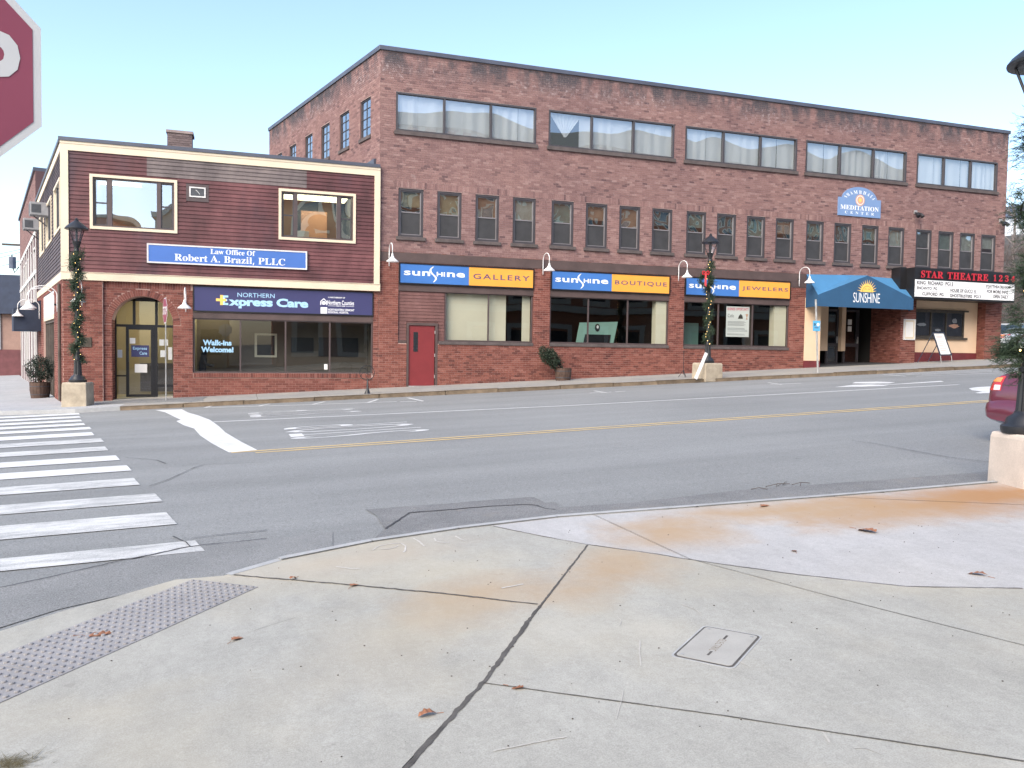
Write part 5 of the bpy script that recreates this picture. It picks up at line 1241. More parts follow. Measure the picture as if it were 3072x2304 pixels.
# ================================================================== planting helpers
def leaf_cloud(m, pts, ln, wd, rn, droop=0.0):
    for p in pts:
        d = Vector((rn.gauss(0, 1), rn.gauss(0, 1), rn.gauss(0, 1)-droop)).normalized(); s_ = d.orthogonal().normalized()
        s_ = (Matrix.Rotation(rn.uniform(0, 6.28), 3, d) @ s_); L = ln*rn.uniform(.6, 1.3); w_ = wd*rn.uniform(.7, 1.2); p = Vector(p)
        m.add([p, p+d*L*.5+s_*w_, p+d*L, p+d*L*.5-s_*w_], [(0, 1, 2), (0, 2, 3)])
def ell_pts(c, a, b, d, n, rn, inner=.35):
    out = []; c, a, b, d = map(Vector, (c, a, b, d))
    while len(out) < n:
        v = Vector((rn.uniform(-1, 1), rn.uniform(-1, 1), rn.uniform(-1, 1))); L = v.length
        if inner < L < 1: 
            k = 1+.12*math.sin(7*v.x+3*v.z)+.10*math.sin(9*v.y+5*v.x)
            out.append(c+(a*v.x+b*v.y+d*v.z)*k)
    return out
def sprig(m, p, d, L, nn, nl, rn, w=.0028):
    d = Vector(d).normalized(); p = Vector(p); e = p+d*L
    s_ = d.orthogonal().normalized()
    m.add([p-s_*.002, p+s_*.002, e], [(0, 1, 2)])
    for i in range(nn):
        t_ = (i+.5)/nn; q_ = p+d*L*t_; r_ = Matrix.Rotation(rn.uniform(0, 6.28), 3, d) @ s_
        nd = (r_*.85+d*.75).normalized()*nl*rn.uniform(.7, 1.2); ww = d.cross(r_).normalized()*w
        m.add([q_-ww, q_+ww, q_+nd], [(0, 1, 2)])

def tub(c, r, h, name, label, crown, lean, rn, spec):
    t = thing(name, label, 'potted shrub', c, 'shrubs in barrel tubs')
    n = 18
    for i in range(n):
        a0, a1 = 2*math.pi*(i+.03)/n, 2*math.pi*(i+.97)/n; m = MB(); vs = []
        for z, rr in ((0, r*.86), (h*.5, r*.98), (h, r)):
            for a in (a0, a1):
                for k in (1, .9): vs.append((c[0]+rr*k*math.cos(a), c[1]+rr*k*math.sin(a), c[2]+z-.02))
        m.add(vs, [(0, 2, 6, 4), (4, 6, 10, 8), (1, 5, 7, 3), (5, 9, 11, 7), (8, 10, 11, 9), (0, 4, 5, 1), (4, 8, 9, 5), (2, 3, 7, 6), (6, 7, 11, 10)]); m.build('stave', 'wood_barrel', t)
    for z in (h*.22, h*.72): MB().lathe([(r*(.87+.13*z/h)+.008, z-.02), (r*(.875+.13*z/h)+.010, z+.02)], c, 24).build('hoop', 'frame_dark', t)
    MB().lathe([(r*.88, h-.09), (r*.85, h-.07)], c, 18).build('soil', 'bark', t)
    m = MB()
    for k in range(7):
        e = Vector(crown[0])+Vector((rn.uniform(-.2, .2), rn.uniform(-.2, .2), rn.uniform(-.1, .25)))
        m.tube([(c[0]+rn.uniform(-.05, .05), c[1]+rn.uniform(-.05, .05), c[2]+h-.1), tuple((Vector(c)+Vector((0, 0, h)))*.5+e*.5), tuple(e)], [.016, .012, .006], 5)
    tag(m.build('stem', 'bark', t), kind='stuff')
    m = MB(); leaf_cloud(m, ell_pts(*crown, spec[0], rn, .25), spec[1], spec[2], rn)
    tag(m.build('foliage', spec[3], t, smooth=False), kind='stuff')
rn = random.Random(3)
wL = G(qq(450, 1490)); cL_ = (wL[0], wL[1]-3.0*0, wL[2])
PX = 31.2; lx = AY(qq(325, 1350), PX)[0]; rx = AY(qq(560, 1350), PX)[0]; tx = (lx+rx)/2; tr_ = (rx-lx)/2
zc = zs(tx)
tub((tx, PX, zc), tr_, AY(qq(450, 1345), PX)[2]-zc, 'potted_shrub', 'round dark evergreen shrub in a wooden tub on the side street pavement', ((tx+.02, PX, zc+.98), (.46, 0, 0), (0, .42, 0), (0, 0, .47)), 0, rn, (3800, .05, .016, 'needle_dark'))
PY = 26.75; lx = AY(gg(245, 1400), PY)[0]; rx = AY(gg(415, 1400), PY)[0]; bx = (lx+rx)/2; br_ = (rx-lx)/2
c_top = AY(gg(190, 1230), PY)
d_ = Vector((.36, 0, -.30))
tub((bx, PY, zs(bx)), br_, AY(gg(330, 1335), PY)[2]-zs(bx), 'potted_shrub', 'windblown evergreen shrub leaning out of a barrel tub against the brick', ((c_top[0], PY, c_top[2]), tuple(d_*1.12), (0, .30, 0), (.17, 0, .22)), 0, rn, (3600, .055, .017, 'shrub_leaf'))

# ================================================================== street lamps with their plinths, garlands and lights
def plinth(c, w, h, label, mat, rot=0.0):
    t = MB(); hw = w/2; R_ = Matrix.Rotation(rot, 3, 'Z'); vs = []
    for z, k in ((-.12, 1.02), (h-.05, .985), (h, .94)):
        for sx_, sy_ in ((-1, -1), (1, -1), (1, 1), (-1, 1)): vs.append(tuple(R_ @ Vector((sx_*hw*k, sy_*hw*k, 0))+Vector((c[0], c[1], c[2]+z))))
    t.add(vs, [(0, 1, 5, 4), (1, 2, 6, 5), (2, 3, 7, 6), (3, 0, 4, 7), (4, 5, 9, 8), (5, 6, 10, 9), (6, 7, 11, 10), (7, 4, 8, 11), (8, 9, 10, 11), (3, 2, 1, 0)])
    return tag(t.build('concrete_plinth', mat, bevel=.02), label, 'plinth', 'concrete plinths under the street lamps')
def lamp(c, H, label, glow=False, s=1.0):
    """c = foot on the plinth, H = height of the lantern eave above it"""
    t = thing('street_lamp', label, 'street lamp', c, 'black post street lamps')
    MB().lathe([(.225*s, 0), (.235*s, .03), (.235*s, .07), (.20*s, .10), (.185*s, .15), (.13*s, .19), (.115*s, .22)], c, 24).build('foot', 'black_iron', t, smooth='auto')
    m = MB(); n = 32; prof = [(.112, .2), (.10, .42), (.092, .60), (.10, .615), (.10, .65), (.08, .66)]; vs = []
    for r_, z in prof:
        for k in range(n): rr = r_*s*(1 if (k % 2 or z > .6) else .90); vs.append((c[0]+rr*math.cos(2*math.pi*k/n), c[1]+rr*math.sin(2*math.pi*k/n), c[2]+z))
    m.add(vs, [(i*n+k, i*n+(k+1) % n, (i+1)*n+(k+1) % n, (i+1)*n+k) for i in range(len(prof)-1) for k in range(n)]); m.build('fluted_base', 'black_iron', t)
    zt = H-.62
    MB().lathe([(.075*s, .64), (.055*s, .9), (.045*s, zt)], c, 16).build('shaft', 'black_iron', t, smooth='auto')
    MB().lathe([(.06*s, zt-.02), (.075*s, zt), (.06*s, zt+.03), (.055*s, zt+.08), (.085*s, zt+.16), (.115*s, zt+.25), (.12*s, zt+.27), (.10*s, zt+.28)], c, 16).build('lantern_cup', 'black_iron', t, smooth='auto')
    for k in range(4):
        a = math.pi/4+k*math.pi/2
        MB().tube([(c[0]+.105*s*math.cos(a), c[1]+.105*s*math.sin(a), c[2]+zt+.26), (c[0]+.235*s*math.cos(a), c[1]+.235*s*math.sin(a), c[2]+H)], .013*s, 6).build('lantern_bar', 'black_iron', t)
    MB().lathe([(.03*s, zt+.27), (.03*s, H+.02)], c, 8).build('lamp_holder', 'black_iron', t)
    m = MB(); ring = [[(c[0]+r_*s*math.cos(math.pi/4+k*math.pi/2), c[1]+r_*s*math.sin(math.pi/4+k*math.pi/2), c[2]+z) for k in range(4)] for r_, z in ((.10, zt+.27), (.228, H))]
    m.add(ring[0]+ring[1], [(k, (k+1) % 4, 4+(k+1) % 4, 4+k) for k in range(4)]); m.build('lantern_glass', 'glass_clear', t)
    MB().lathe([(.27*s, H-.015), (.305*s, H-.01), (.31*s, H+.015), (.27*s, H+.07), (.19*s, H+.135), (.11*s, H+.20), (.06*s, H+.235), (.045*s, H+.26), (.055*s, H+.275), (.03*s, H+.30), (.012*s, H+.33)], c, 24).build('lantern_roof', 'black_iron', t, smooth='auto')
    return t
bulb_me = None
def garland(c, z0, z1, turns, r0, label, n, nn, nl, L, rn, mat, thick, nb, bsz=.011, w=.0028, tuft=()):
    global bulb_me
    t = thing('evergreen_garland', label, 'garland', (c[0], c[1], c[2]+z0), 'lit evergreen garlands wound round the lamps')
    m = MB(); P = []
    for i in range(240):
        f = i/239; a = 2*math.pi*turns*f; r_ = r0*(1+.25*math.sin(11*f+1)); P.append((c[0]+r_*math.cos(a), c[1]+r_*math.sin(a), c[2]+z0+(z1-z0)*f))
    MB().tube(P[::4], .012, 5).build('cord', 'bark', t)
    for i in range(n):
        f = rn.random(); q_ = Vector(P[int(f*239)]); th_ = thick(f)
        d = Vector((rn.gauss(0, 1), rn.gauss(0, 1), rn.gauss(-.25, .7))).normalized()
        sprig(m, q_+Vector((rn.gauss(0, .4), rn.gauss(0, .4), rn.gauss(0, .5)))*th_, d, L*rn.uniform(.6, 1.3), nn, nl, rn, w)
    for (tz, tdx, tdy, cnt, ln) in tuft:
        for i in range(cnt):
            q_ = Vector((c[0], c[1], c[2]+tz))+Vector((tdx*rn.uniform(.2, .9), tdy*rn.uniform(.2, .9), rn.gauss(0, .07)))
            sprig(m, q_, Vector((tdx, tdy, rn.gauss(-.1, .25)*abs(tdx+.01)*2))+Vector((rn.gauss(0, .08), rn.gauss(0, .08), 0)), ln*rn.uniform(.7, 1.3), nn, nl, rn, w)
    tag(m.build('foliage', mat, t), kind='stuff')
    for i in range(nb):
        f = (i+rn.random()*.6)/nb; q_ = Vector(P[min(239, int(f*239))]); o = (Vector((c[0], c[1], q_.z))-q_).normalized()
        toc = Vector((-c[0], -c[1], 0)).normalized()
        q_ = Vector((c[0], c[1], q_.z))+toc*(r0+.055)+Vector((-toc.y, toc.x, 0))*rn.uniform(-.09, .09)
        if bulb_me is None:
            b = MB().lathe([(.001, -1), (.7, -.7), (1, 0), (.7, .7), (.001, 1)], (0, 0, 0), 8); b.v = [(x*bsz, y*bsz, z*bsz*1.3) for x, y, z in b.v]
            o_ = b.build('light_bulb', 'bulb', t); o_.location = tuple(q_-Vector(ORG[t.name])); bulb_me = o_.data
            o_.data.transform(Matrix.Translation(Vector(ORG[t.name]))) 
        else:
            o_ = inst(bulb_me, 'light_bulb', t, tuple(q_)); k_ = bsz/.011; o_.scale = (k_, k_, k_)
    return t
# middle lamp
cm = (15.30, 24.10, zs(15.3)); hM = 1.235-cm[2]
plinth(cm, .74, hM, 'tan concrete plinth under the wreathed street lamp', 'block_concrete', .12)
lamp((cm[0], cm[1], cm[2]+hM), 4.13, 'black street lamp with a wreath and red bow before the jewelers shop')
garland((cm[0], cm[1], cm[2]+hM), .62, 3.55, 5.2, .085, 'lit evergreen garland wound round the street lamp before the jewelers shop', 1300, 9, .055, .14, random.Random(5), 'needle', lambda f: .055+.10*max(0, f-.6), 26, .009, .006)
tw_c = Vector((14.97, 23.82, AY(gg(1905, 370), 23.8)[2]))
t = thing('wreath', 'round evergreen wreath with a red bow hung on the street lamp', 'wreath', tuple(tw_c-Vector((0, 0, .25))))
m = MB(); rw_ = random.Random(8); toc = Vector((-tw_c.x, -tw_c.y, 0)).normalized(); sd_ = Vector((-toc.y, toc.x, 0))*-1
for i in range(420):
    a = rw_.uniform(0, 2*math.pi); q_ = tw_c+(sd_*math.cos(a)+Vector((0, 0, 1))*math.sin(a))*.185+Vector((rw_.gauss(0, .03), rw_.gauss(0, .03), rw_.gauss(0, .03)))
    sprig(m, q_, Vector((rw_.gauss(0, 1), rw_.gauss(0, 1), rw_.gauss(0, 1))), .08, 8, .045, rw_, .006)
tag(m.build('foliage', 'needle', t), kind='stuff')
m = MB()
for s_ in (-1, 1):
    pts = [tw_c+toc*.06+sd_*(s_*.11*math.sin(k*math.pi/6)*1.0)+Vector((0, 0, .24+.06*math.sin(k*math.pi/3)))+toc*.03*math.sin(k*math.pi/6) for k in range(7)]
    m.tube([tuple(x) for x in pts], .022, 6)
m.lathe([(.02, -.03), (.035, 0), (.02, .03)], tuple(tw_c+toc*.08+Vector((0, 0, .24))), 8); tag(m.build('bow', 'bow_red', t), kind='stuff')
b0 = tw_c+toc*.09+Vector((0, 0, .22)); MB().add([tuple(b0+sd_*-.03), tuple(b0+sd_*.03), tuple(b0+sd_*.035+Vector((0, 0, -.40))+toc*.03), tuple(b0+sd_*-.03+Vector((0, 0, -.46))+toc*.03)], [(0, 1, 2, 3)]).build('bow_tail', 'bow_red', t)
# left lamp
cl_ = (-4.45, 25.75, zs(-4.45)); hL = .47-cl_[2]
plinth(cl_, .66, hL, 'weathered tan concrete plinth at the street corner left of the arch', 'block_concrete', -.15)
lamp((cl_[0], cl_[1], cl_[2]+hL), 4.36, 'black street lamp at the corner of the maroon building')
garland((cl_[0], cl_[1], cl_[2]+hL), .60, 3.72, 5.0, .09, 'lit evergreen garland wound round the corner street lamp', 1900, 9, .06, .16, random.Random(6), 'needle', lambda f: .06+.24*max(0, f-.58), 24, .008, .006)
# right lamp, close by
cr_ = (7.41, 5.87, zs(7.4)); hR = .50
plinth((7.45, 5.84, zs(7.4)), .54, hR, 'pale concrete plinth at the right edge of the plaza', 'block_pale', -.25)
lamp((cr_[0], cr_[1], cr_[2]+hR), 3.62, 'black street lamp close by at the right edge')
garland((cr_[0], cr_[1], cr_[2]+hR), .62, 3.05, 3.6, .11, 'thick lit spruce garland wound round the near right street lamp', 1250, 18, .035, .16, random.Random(9), 'needle', lambda f: .075, 16, .010, .0026,
        tuft=((.82, -.34, .12, 130, .14), (.62, -.20, .06, 40, .12), (1.15, -.20, .07, 60, .12), (2.35, -.24, .08, 18, .15), (2.68, -.26, .09, 16, .16), (3.0, -.16, .05, 12, .14), (1.7, -.14, .04, 20, .12), (2.05, -.16, .05, 16, .12)))
# white board leaning on the middle plinth
p = AY(gg(1795, 1462), 23.62); q_ = AY(gg(1915, 1175), 23.72)
d = Vector(q_)-Vector(p); s_ = Vector((.05, 0, 0))
t = MB(); t.obb((Vector(p)+Vector(q_))/2, d/2, (.05, 0, -.05*d.x/d.z), (0, .012, 0)); tag(t.build('leaning_board', 'white_paint'), 'long white board leaning on the tan lamp plinth', 'board')
# tripod stand
p = G(gg(1658, 1445)); t = thing('tripod_stand', 'thin black tripod stand on the pavement beside the lamp plinth', 'tripod', p)
zt = AY(gg(1655, 1150), p[1])[2]
MB().tube([(p[0], p[1], p[2]+.1), (p[0], p[1], zt)], .012, 6).build('pole', 'black_iron', t)
for k in range(3):
    a = .4+k*2.094; MB().tube([(p[0], p[1], p[2]+.26), (p[0]+.17*math.cos(a), p[1]+.17*math.sin(a), p[2]+.005)], .010, 5).build('leg', 'black_iron', t)
# wire wheel ornament on a foot
mm_ = cr(560, 780, .27125); p = G(mm_(2000, 1478)); yy = p[1]; t = thing('wheel_stand', 'black iron ornament, an open wheel on a tapered foot by the kerb', 'ornament', p)
c_ = AY(mm_(1996, 1247), yy); r_ = .225
MB().tube([(c_[0]+r_*math.cos(a), yy, c_[2]+r_*math.sin(a)) for a in np.linspace(0, 2*math.pi, 25)], .012, 6, False).build('rim', 'black_iron', t)
for k in range(5):
    a = k*2*math.pi/5; MB().tube([(c_[0]+r_*f*math.cos(a+1.2*f), yy, c_[2]+r_*f*math.sin(a+1.2*f)) for f in np.linspace(0, 1, 7)], .009, 5).build('spoke', 'black_iron', t)
MB().lathe([(.10, 0), (.085, .02), (.035, .16), (.022, .42), (.018, c_[2]-r_-p[2]+.01)], p, 10).build('foot', 'black_iron', t, smooth='auto')
# A-frame board
AYb = 26.75; w3_ = cr(2400, 760, .27125); P4 = [AY(w3_(*k), AYb) for k in ((1460, 875), (1590, 875), (1645, 1128), (1510, 1130))]
t = thing('sandwich_board', 'blue-framed white sandwich board on the pavement outside the cinema', 'sandwich board', (P4[2][0], AYb, zs(28.6)))
g0 = zs(28.6); tp = [Vector((28.05, AYb+.05, g0+1.18)), Vector((28.68, AYb+.0, g0+1.18))]
A0, A1, A2, A3 = [Vector(k) for k in P4]
off = Vector((0, -.0, 0)); dn = Vector((0, -.16, 0))
A2 = A2+dn; A3 = A3+dn
def bil(a, b): return A0.lerp(A1, a).lerp(A3.lerp(A2, a), b)
nrm = (A1-A0).cross(A3-A0).normalized();
if nrm.y > 0: nrm = -nrm
def pq(m, a0, a1, b0, b1, t0, t1):
    vs = [bil(a, b)+nrm*k for a in (a0, a1) for b in (b0, b1) for k in (t0, t1)]; return m.add(vs, [(0, 1, 3, 2), (4, 6, 7, 5), (0, 4, 5, 1), (2, 3, 7, 6), (0, 2, 6, 4), (1, 5, 7, 3)])
m = MB()
for k in ((0, 1, 0, .05), (0, 1, .95, 1), (0, .09, .05, .95), (.91, 1, .05, .95)): pq(m, *k, 0, .025)
m.build('board_frame', 'awning_dark', t); pq(MB(), .08, .92, .045, .955, .004, .012).build('front_sheet', 'paper', t)
m = MB()
for i, b in enumerate((.1, .16, .22, .28, .4, .46, .55, .62, .7, .78)): pq(m, .18, .55+.3*((i*37) % 10)/10, b, b+.018, .012, .0135)
m.build('printed_lines', 'paper_red', t)
for a in (.06, .94):
    f0 = bil(a, 1.0); MB().tube([tuple(f0+nrm*.01), (f0.x+.01, f0.y-.05, zs(f0.x)-.002)], .013, 6).build('front_leg', 'galvanised', t)
    f1 = bil(a, .02); MB().tube([tuple(f1), (f1.x-.32, f1.y+.45, zs(f1.x)+.0)], .017, 6).build('rear_leg', 'awning_dark', t)
# bracket at the far end of the wall
# ================================================================== cars
def car(c, head, paint, label, L=4.5, Wd=1.74, roof=1.42, wagon=False):
    t = thing('parked_car', label, 'car', c); ux = Vector((math.cos(head), math.sin(head), 0)); uy = Vector((-ux.y, ux.x, 0)); slope = SL*ux.x
    def P(x, y, z): q_ = Vector(c)+ux*x+uy*y; return (q_.x, q_.y, c[2]+slope*x+z)
    def loft(st, n=20, ex=4.0):
        m = MB(); vs = []
        for x, hw, z0, z1 in st:
            for k in range(n):
                a = 2*math.pi*k/n; ca, sa = math.cos(a), math.sin(a)
                vs.append(P(x, hw*math.copysign(abs(ca)**(2/ex), ca), (z0+z1)/2+(z1-z0)/2*math.copysign(abs(sa)**(2/ex), sa)))
        m.add(vs, [(i*n+k, i*n+(k+1) % n, (i+1)*n+(k+1) % n, (i+1)*n+k) for i in range(len(st)-1) for k in range(n)]+[tuple(range(n-1, -1, -1)), tuple((len(st)-1)*n+k for k in range(n))]); return m
    h = Wd/2; k = L/4.5
    body = loft([(0, h*.80, .42, .70), (.03, h*.90, .32, .84), (.12, h*.96, .26, .97), (.35, h*.99, .22, 1.01), (.9*k, h, .2, 1.0), (2.2*k, h, .2, .98), (3.2*k, h, .2, .97), (3.9*k, h*.98, .22, .90), (4.3*k, h*.92, .26, .78), (4.46*k, h*.80, .34, .66)]).build('body', paint, t, smooth='auto')
    rb = .16 if wagon else .55
    gst = [(rb, h*.84, .93, .99), (rb+.5, h*.80, .93, roof-.06), (rb+.95, h*.78, .93, roof), (2.4*k, h*.78, .93, roof-.01), (2.9*k, h*.78, .93, roof-.16), (3.45*k, h*.82, .93, .98)]
    loft(gst, 20, 3.2).build('glasshouse', 'car_glass', t, smooth='auto')
    loft([(rb+.55, h*.66, roof-.10, roof+.005), (rb+.95, h*.70, roof-.09, roof+.014), (2.35*k, h*.70, roof-.09, roof+.008), (2.6*k, h*.68, roof-.16, roof-.03)], 16, 5).build('roof_panel', paint, t, smooth='auto')
    for s_ in (-1, 1):
        for xw in (.82*k, 3.55*k):
            w_ = thing('wheel', None, None, P(xw, s_*(h-.10), .31)); w_.parent = t; w_.location = Vector(ORG[w_.name])-Vector(c); del_ = ORG
            ax = uy*s_; o = Vector(P(xw, s_*(h-.10), .31))
            def ring(rs): return rs
            def lat(prof, n=24):
                m = MB(); vs = []
                for r_, y in prof:
                    for q2 in range(n): a = 2*math.pi*q2/n; vs.append(tuple(o+ax*y+ux*r_*math.cos(a)+Vector((0, 0, 1))*r_*math.sin(a)))
                return m.add(vs, [(i*n+q2, i*n+(q2+1) % n, (i+1)*n+(q2+1) % n, (i+1)*n+q2) for i in range(len(prof)-1) for q2 in range(n)])
            lat([(.20, -.1), (.30, -.1), (.315, -.06), (.315, .07), (.30, .105), (.20, .11)]).build('tyre', 'tyre', w_, smooth='auto'); lat([(.205, .08), (.195, .10), (.06, .085), (.001, .10)], 20).build('rim', 'rim', w_, smooth='auto')
        m = MB()
        BST = [(0, h*.80, .42, .70), (.03, h*.90, .32, .84), (.12, h*.96, .26, .97), (.35, h*.99, .22, 1.01), (.9*k, h, .2, 1.0)]
        def surf_x(y, z):
            for i in range(180):
                x = i*.004
                for p_, q_ in zip(BST[:-1], BST[1:]):
                    if p_[0] <= x <= q_[0]:
                        f = (x-p_[0])/(q_[0]-p_[0]); hw, z0, z1 = (p_[j]+(q_[j]-p_[j])*f for j in (1, 2, 3))
                        if (abs(y)/hw)**4+(abs(z-(z0+z1)/2)/((z1-z0)/2))**4 <= 1: return x
            return .7
        def patch(y0, y1, z0, z1, x0, x1, mat, nm):
            vs = []; n = 8
            for j in range(n+1):
                for i in range(n+1):
                    y = y0+(y1-y0)*i/n; z = z0+(z1-z0)*j/n; vs.append(P(surf_x(y, z)-.006+x0, s_*y, z))
            MB().add(vs, [(j*(n+1)+i, j*(n+1)+i+1, (j+1)*(n+1)+i+1, (j+1)*(n+1)+i) for j in range(n) for i in range(n)]).build(nm, mat, t, smooth=True)
        patch(h*.66, h*.955, .72, .92, 0, 0, 'lens_red', 'tail_light'); patch(h*.68, h*.80, .73, .80, -.004, 0, 'lens_clear', 'reverse_light'); patch(h*.70, h*.90, .84, .90, -.004, 0, 'lens_amber', 'indicator')
        MB().box(-.1, -.1, -.06, .1, .1, .08, lambda a, b, z: P(2.95*k+a, s_*(h+.08)+b*.6, 1.02+z)).build('mirror', paint, t, bevel=.03)
    loft([(-.05, h*.84, .30, .50), (.0, h*.93, .28, .60), (.1, h*.985, .24, .64), (.3, h*1.004, .24, .60)], 20, 4).build('rear_bumper', paint, t, smooth='auto')
    MB().box(-.035, -.26, .66, .01, .26, .79, lambda a, b, z: P(a, b, z)).build('number_plate', 'white_dull', t)
    MB().box(.0, -.20, .83, .03, .20, .86, lambda a, b, z: P(a, b, z)).build('boot_handle', 'rim', t)
    return t
wp_ = G((2988, 1322), -.07); car((wp_[0]-.20, wp_[1]-.78, roff(wp_[0], 8)-.0), math.radians(0), 'car_maroon', 'maroon sedan parked behind the near right street lamp')
# ================================================================== far things on the right
hl = MB(); xs_ = np.linspace(36, 240, 18); ys_ = np.linspace(30, 260, 18)
def hz(x, y): return zs(60)*.9-.3+max(0, min(1, (x-44)/40))*max(0, min(1, (y-34)/22))*(10+.09*(y-34)+1.5*math.sin(x*.13)+1.2*math.sin(y*.17))
hl.add([(x, y, hz(x, y)) for y in ys_ for x in xs_], [(j*18+i, j*18+i+1, (j+1)*18+i+1, (j+1)*18+i) for j in range(17) for i in range(17)])
tag(hl.build('hillside', 'hill_earth', org=(0, 0, 0), smooth=True), kind='structure')
def bare_tree(c, H, label, rn, mat='twig_grey'):
    t = thing('bare_tree', label, 'tree', c, 'bare trees on the hillside'); trunk = MB(); cro = MB()
    def br(m, p, d, L, r_, lv):
        pts = [p]; dd_ = d.copy()
        for i in range(4): dd_ = (dd_+Vector((rn.gauss(0, .12), rn.gauss(0, .12), rn.gauss(.03, .06)))).normalized(); pts.append(pts[-1]+dd_*L/4)
        m.tube([tuple(x) for x in pts], [r_*(1-.5*i/4) for i in range(5)], 5 if lv < 2 else 3, False)
        if lv < 4:
            for i in range(3 if lv < 3 else 4):
                a = rn.uniform(0, 6.28); s_ = dd_.orthogonal().normalized(); s_ = Matrix.Rotation(a, 3, dd_) @ s_
                br(cro, pts[rn.choice((2, 3, 4))], (dd_*.75+s_*rn.uniform(.5, .9)+Vector((0, 0, .2))).normalized(), L*rn.uniform(.5, .75), r_*.5, lv+1)
    br(trunk, Vector(c), Vector((0, 0, 1)), H*.42, H*.016, 0)
    trunk.build('trunk', mat, t); cro.build('crown', mat, t)
rn = random.Random(21)
for i, (px, y, H, lab) in enumerate(((3040, 55, 9, 'bare grey tree nearest the right end of the brick building'), (3064, 62, 11, 'taller bare tree before the white hillside house'), (3032, 75, 12, 'slender bare tree rising above the white hillside house'), (3090, 50, 9, 'bare tree partly outside the right edge'))):
    p = AY((px, 900), y); bare_tree((p[0], y, hz(p[0], y)-.2), H, lab, rn)
m = MB(); rb_ = random.Random(5); pp = []
for i in range(900):
    y = rb_.uniform(40, 60); px = rb_.uniform(2990, 3130); x = AY((px, 900), y)[0]; pp.append((x, y, hz(x, y)+rb_.uniform(0, 2.6)))
for p in pp:
    for k in range(5): 
        d = Vector((rb_.gauss(0, .5), rb_.gauss(0, .5), 1)).normalized()*rb_.uniform(.5, 1.3); s_ = Vector((.02, 0, 0)); q_ = Vector(p); m.add([q_-s_, q_+s_, q_+d], [(0, 1, 2)])
tag(m.build('brushwood', 'brush', org=(0, 0, 0)), 'brown leafless brush covering the slope beyond the brick building', 'brush', kind='stuff')
# white house on the slope
hy = 92; a = AY((3012, 760), hy); b = AY((3100, 760), hy); zb_, zt_ = AY((3040, 800), hy)[2], AY((3040, 655), hy)[2]; zr = AY((3040, 612), hy)[2]
t = thing('hillside_house', 'white gabled house on the slope beyond the brick building', 'house', ((a[0]+b[0])/2, hy+3, zb_-3))
MB().box(a[0], hy, zb_-6, b[0], hy+7, zt_).build('wall', 'house_white', t)
mx = a[0]+(b[0]-a[0])*.42
m = MB(); m.add([(a[0]-.3, hy-.3, zt_), (mx, hy-.3, zr), (b[0]+.3, hy-.3, zt_), (a[0]-.3, hy+7.3, zt_), (mx, hy+7.3, zr), (b[0]+.3, hy+7.3, zt_)], [(0, 1, 4, 3), (1, 2, 5, 4), (0, 2, 1), (3, 4, 5)]); m.build('roof', 'slate', t)
MB().box(mx+.2, hy-.05, zt_-1.4, mx+1.3, hy+.02, zt_-.5).build('window', 'car_glass', t)
# white car on the lot beyond
wy = 36.0; a = AY((2992, 1045), wy); car((a[0]-.2, wy+.4, zs(60)*.72), math.radians(8), 'car_white', 'pale blue-white car parked beyond the right end of the brick building', 4.4, 1.78, 1.55, True)
lot = MB().add([(33.2, 24.6, zs(33)+.0), (60, 24.6, zs(60)*.72-.02), (60, 42, zs(60)*.72-.02), (33.2, 42, zs(60)*.72-.02)], [(0, 1, 2, 3)]); tag(lot.build('car_park', 'asphalt', org=(0, 0, 0)), kind='structure')

# ================================================================== far things on the left
cg = sidef(-5.14+SDX*12.75, FY+SDY*12.75)
bb_ = thing('side_street_building', 'old brick building with white trim behind the maroon corner building', 'building', cg(8, -4, -1.2))
GH = 9.0
gwin = [(1.2+2.7*i, 2.9+2.7*i, .2, 5.9) for i in range(6)]
wall_cells(MB(), 0, 17.4, -1.6, GH, gwin, .03, cg, .2).build('wall', 'brick_upper', bb_)
emit_bricks(lay(0, 17.4, 6.6, GH, []), cg, .045, 'brick_upper', bb_, 0)
MB().box(0, -8, GH, 17.4, .12, GH+.15, cg).build('coping', 'coping', bb_)
MB().box(0, -8, -1.6, .05, .03, GH, cg).build('end_wall', 'brick_upper', bb_); MB().box(17.35, -8, -1.6, 17.4, .03, GH, cg).build('end_wall', 'brick_upper', bb_)
for z in (2.9, 4.6, 6.3): MB().box(0, .03, z, 17.4, .07, z+.18, cg).build('string_course', 'white_dull', bb_)
for i in range(9): MB().box(.15+2.1*i, .03, -1.4, .33+2.1*i, .055, 6.3, cg).build('pilaster', 'white_dull', bb_)
for g_ in gwin:
    w_ = frame_rect(MB(), g_[0], g_[1], g_[2], g_[3], .1, -.1, .02, cg).build('window', 'white_dull', bb_); quad(g_[0], g_[1], g_[2], g_[3], -.05, cg).build('pane', 'car_glass', w_)
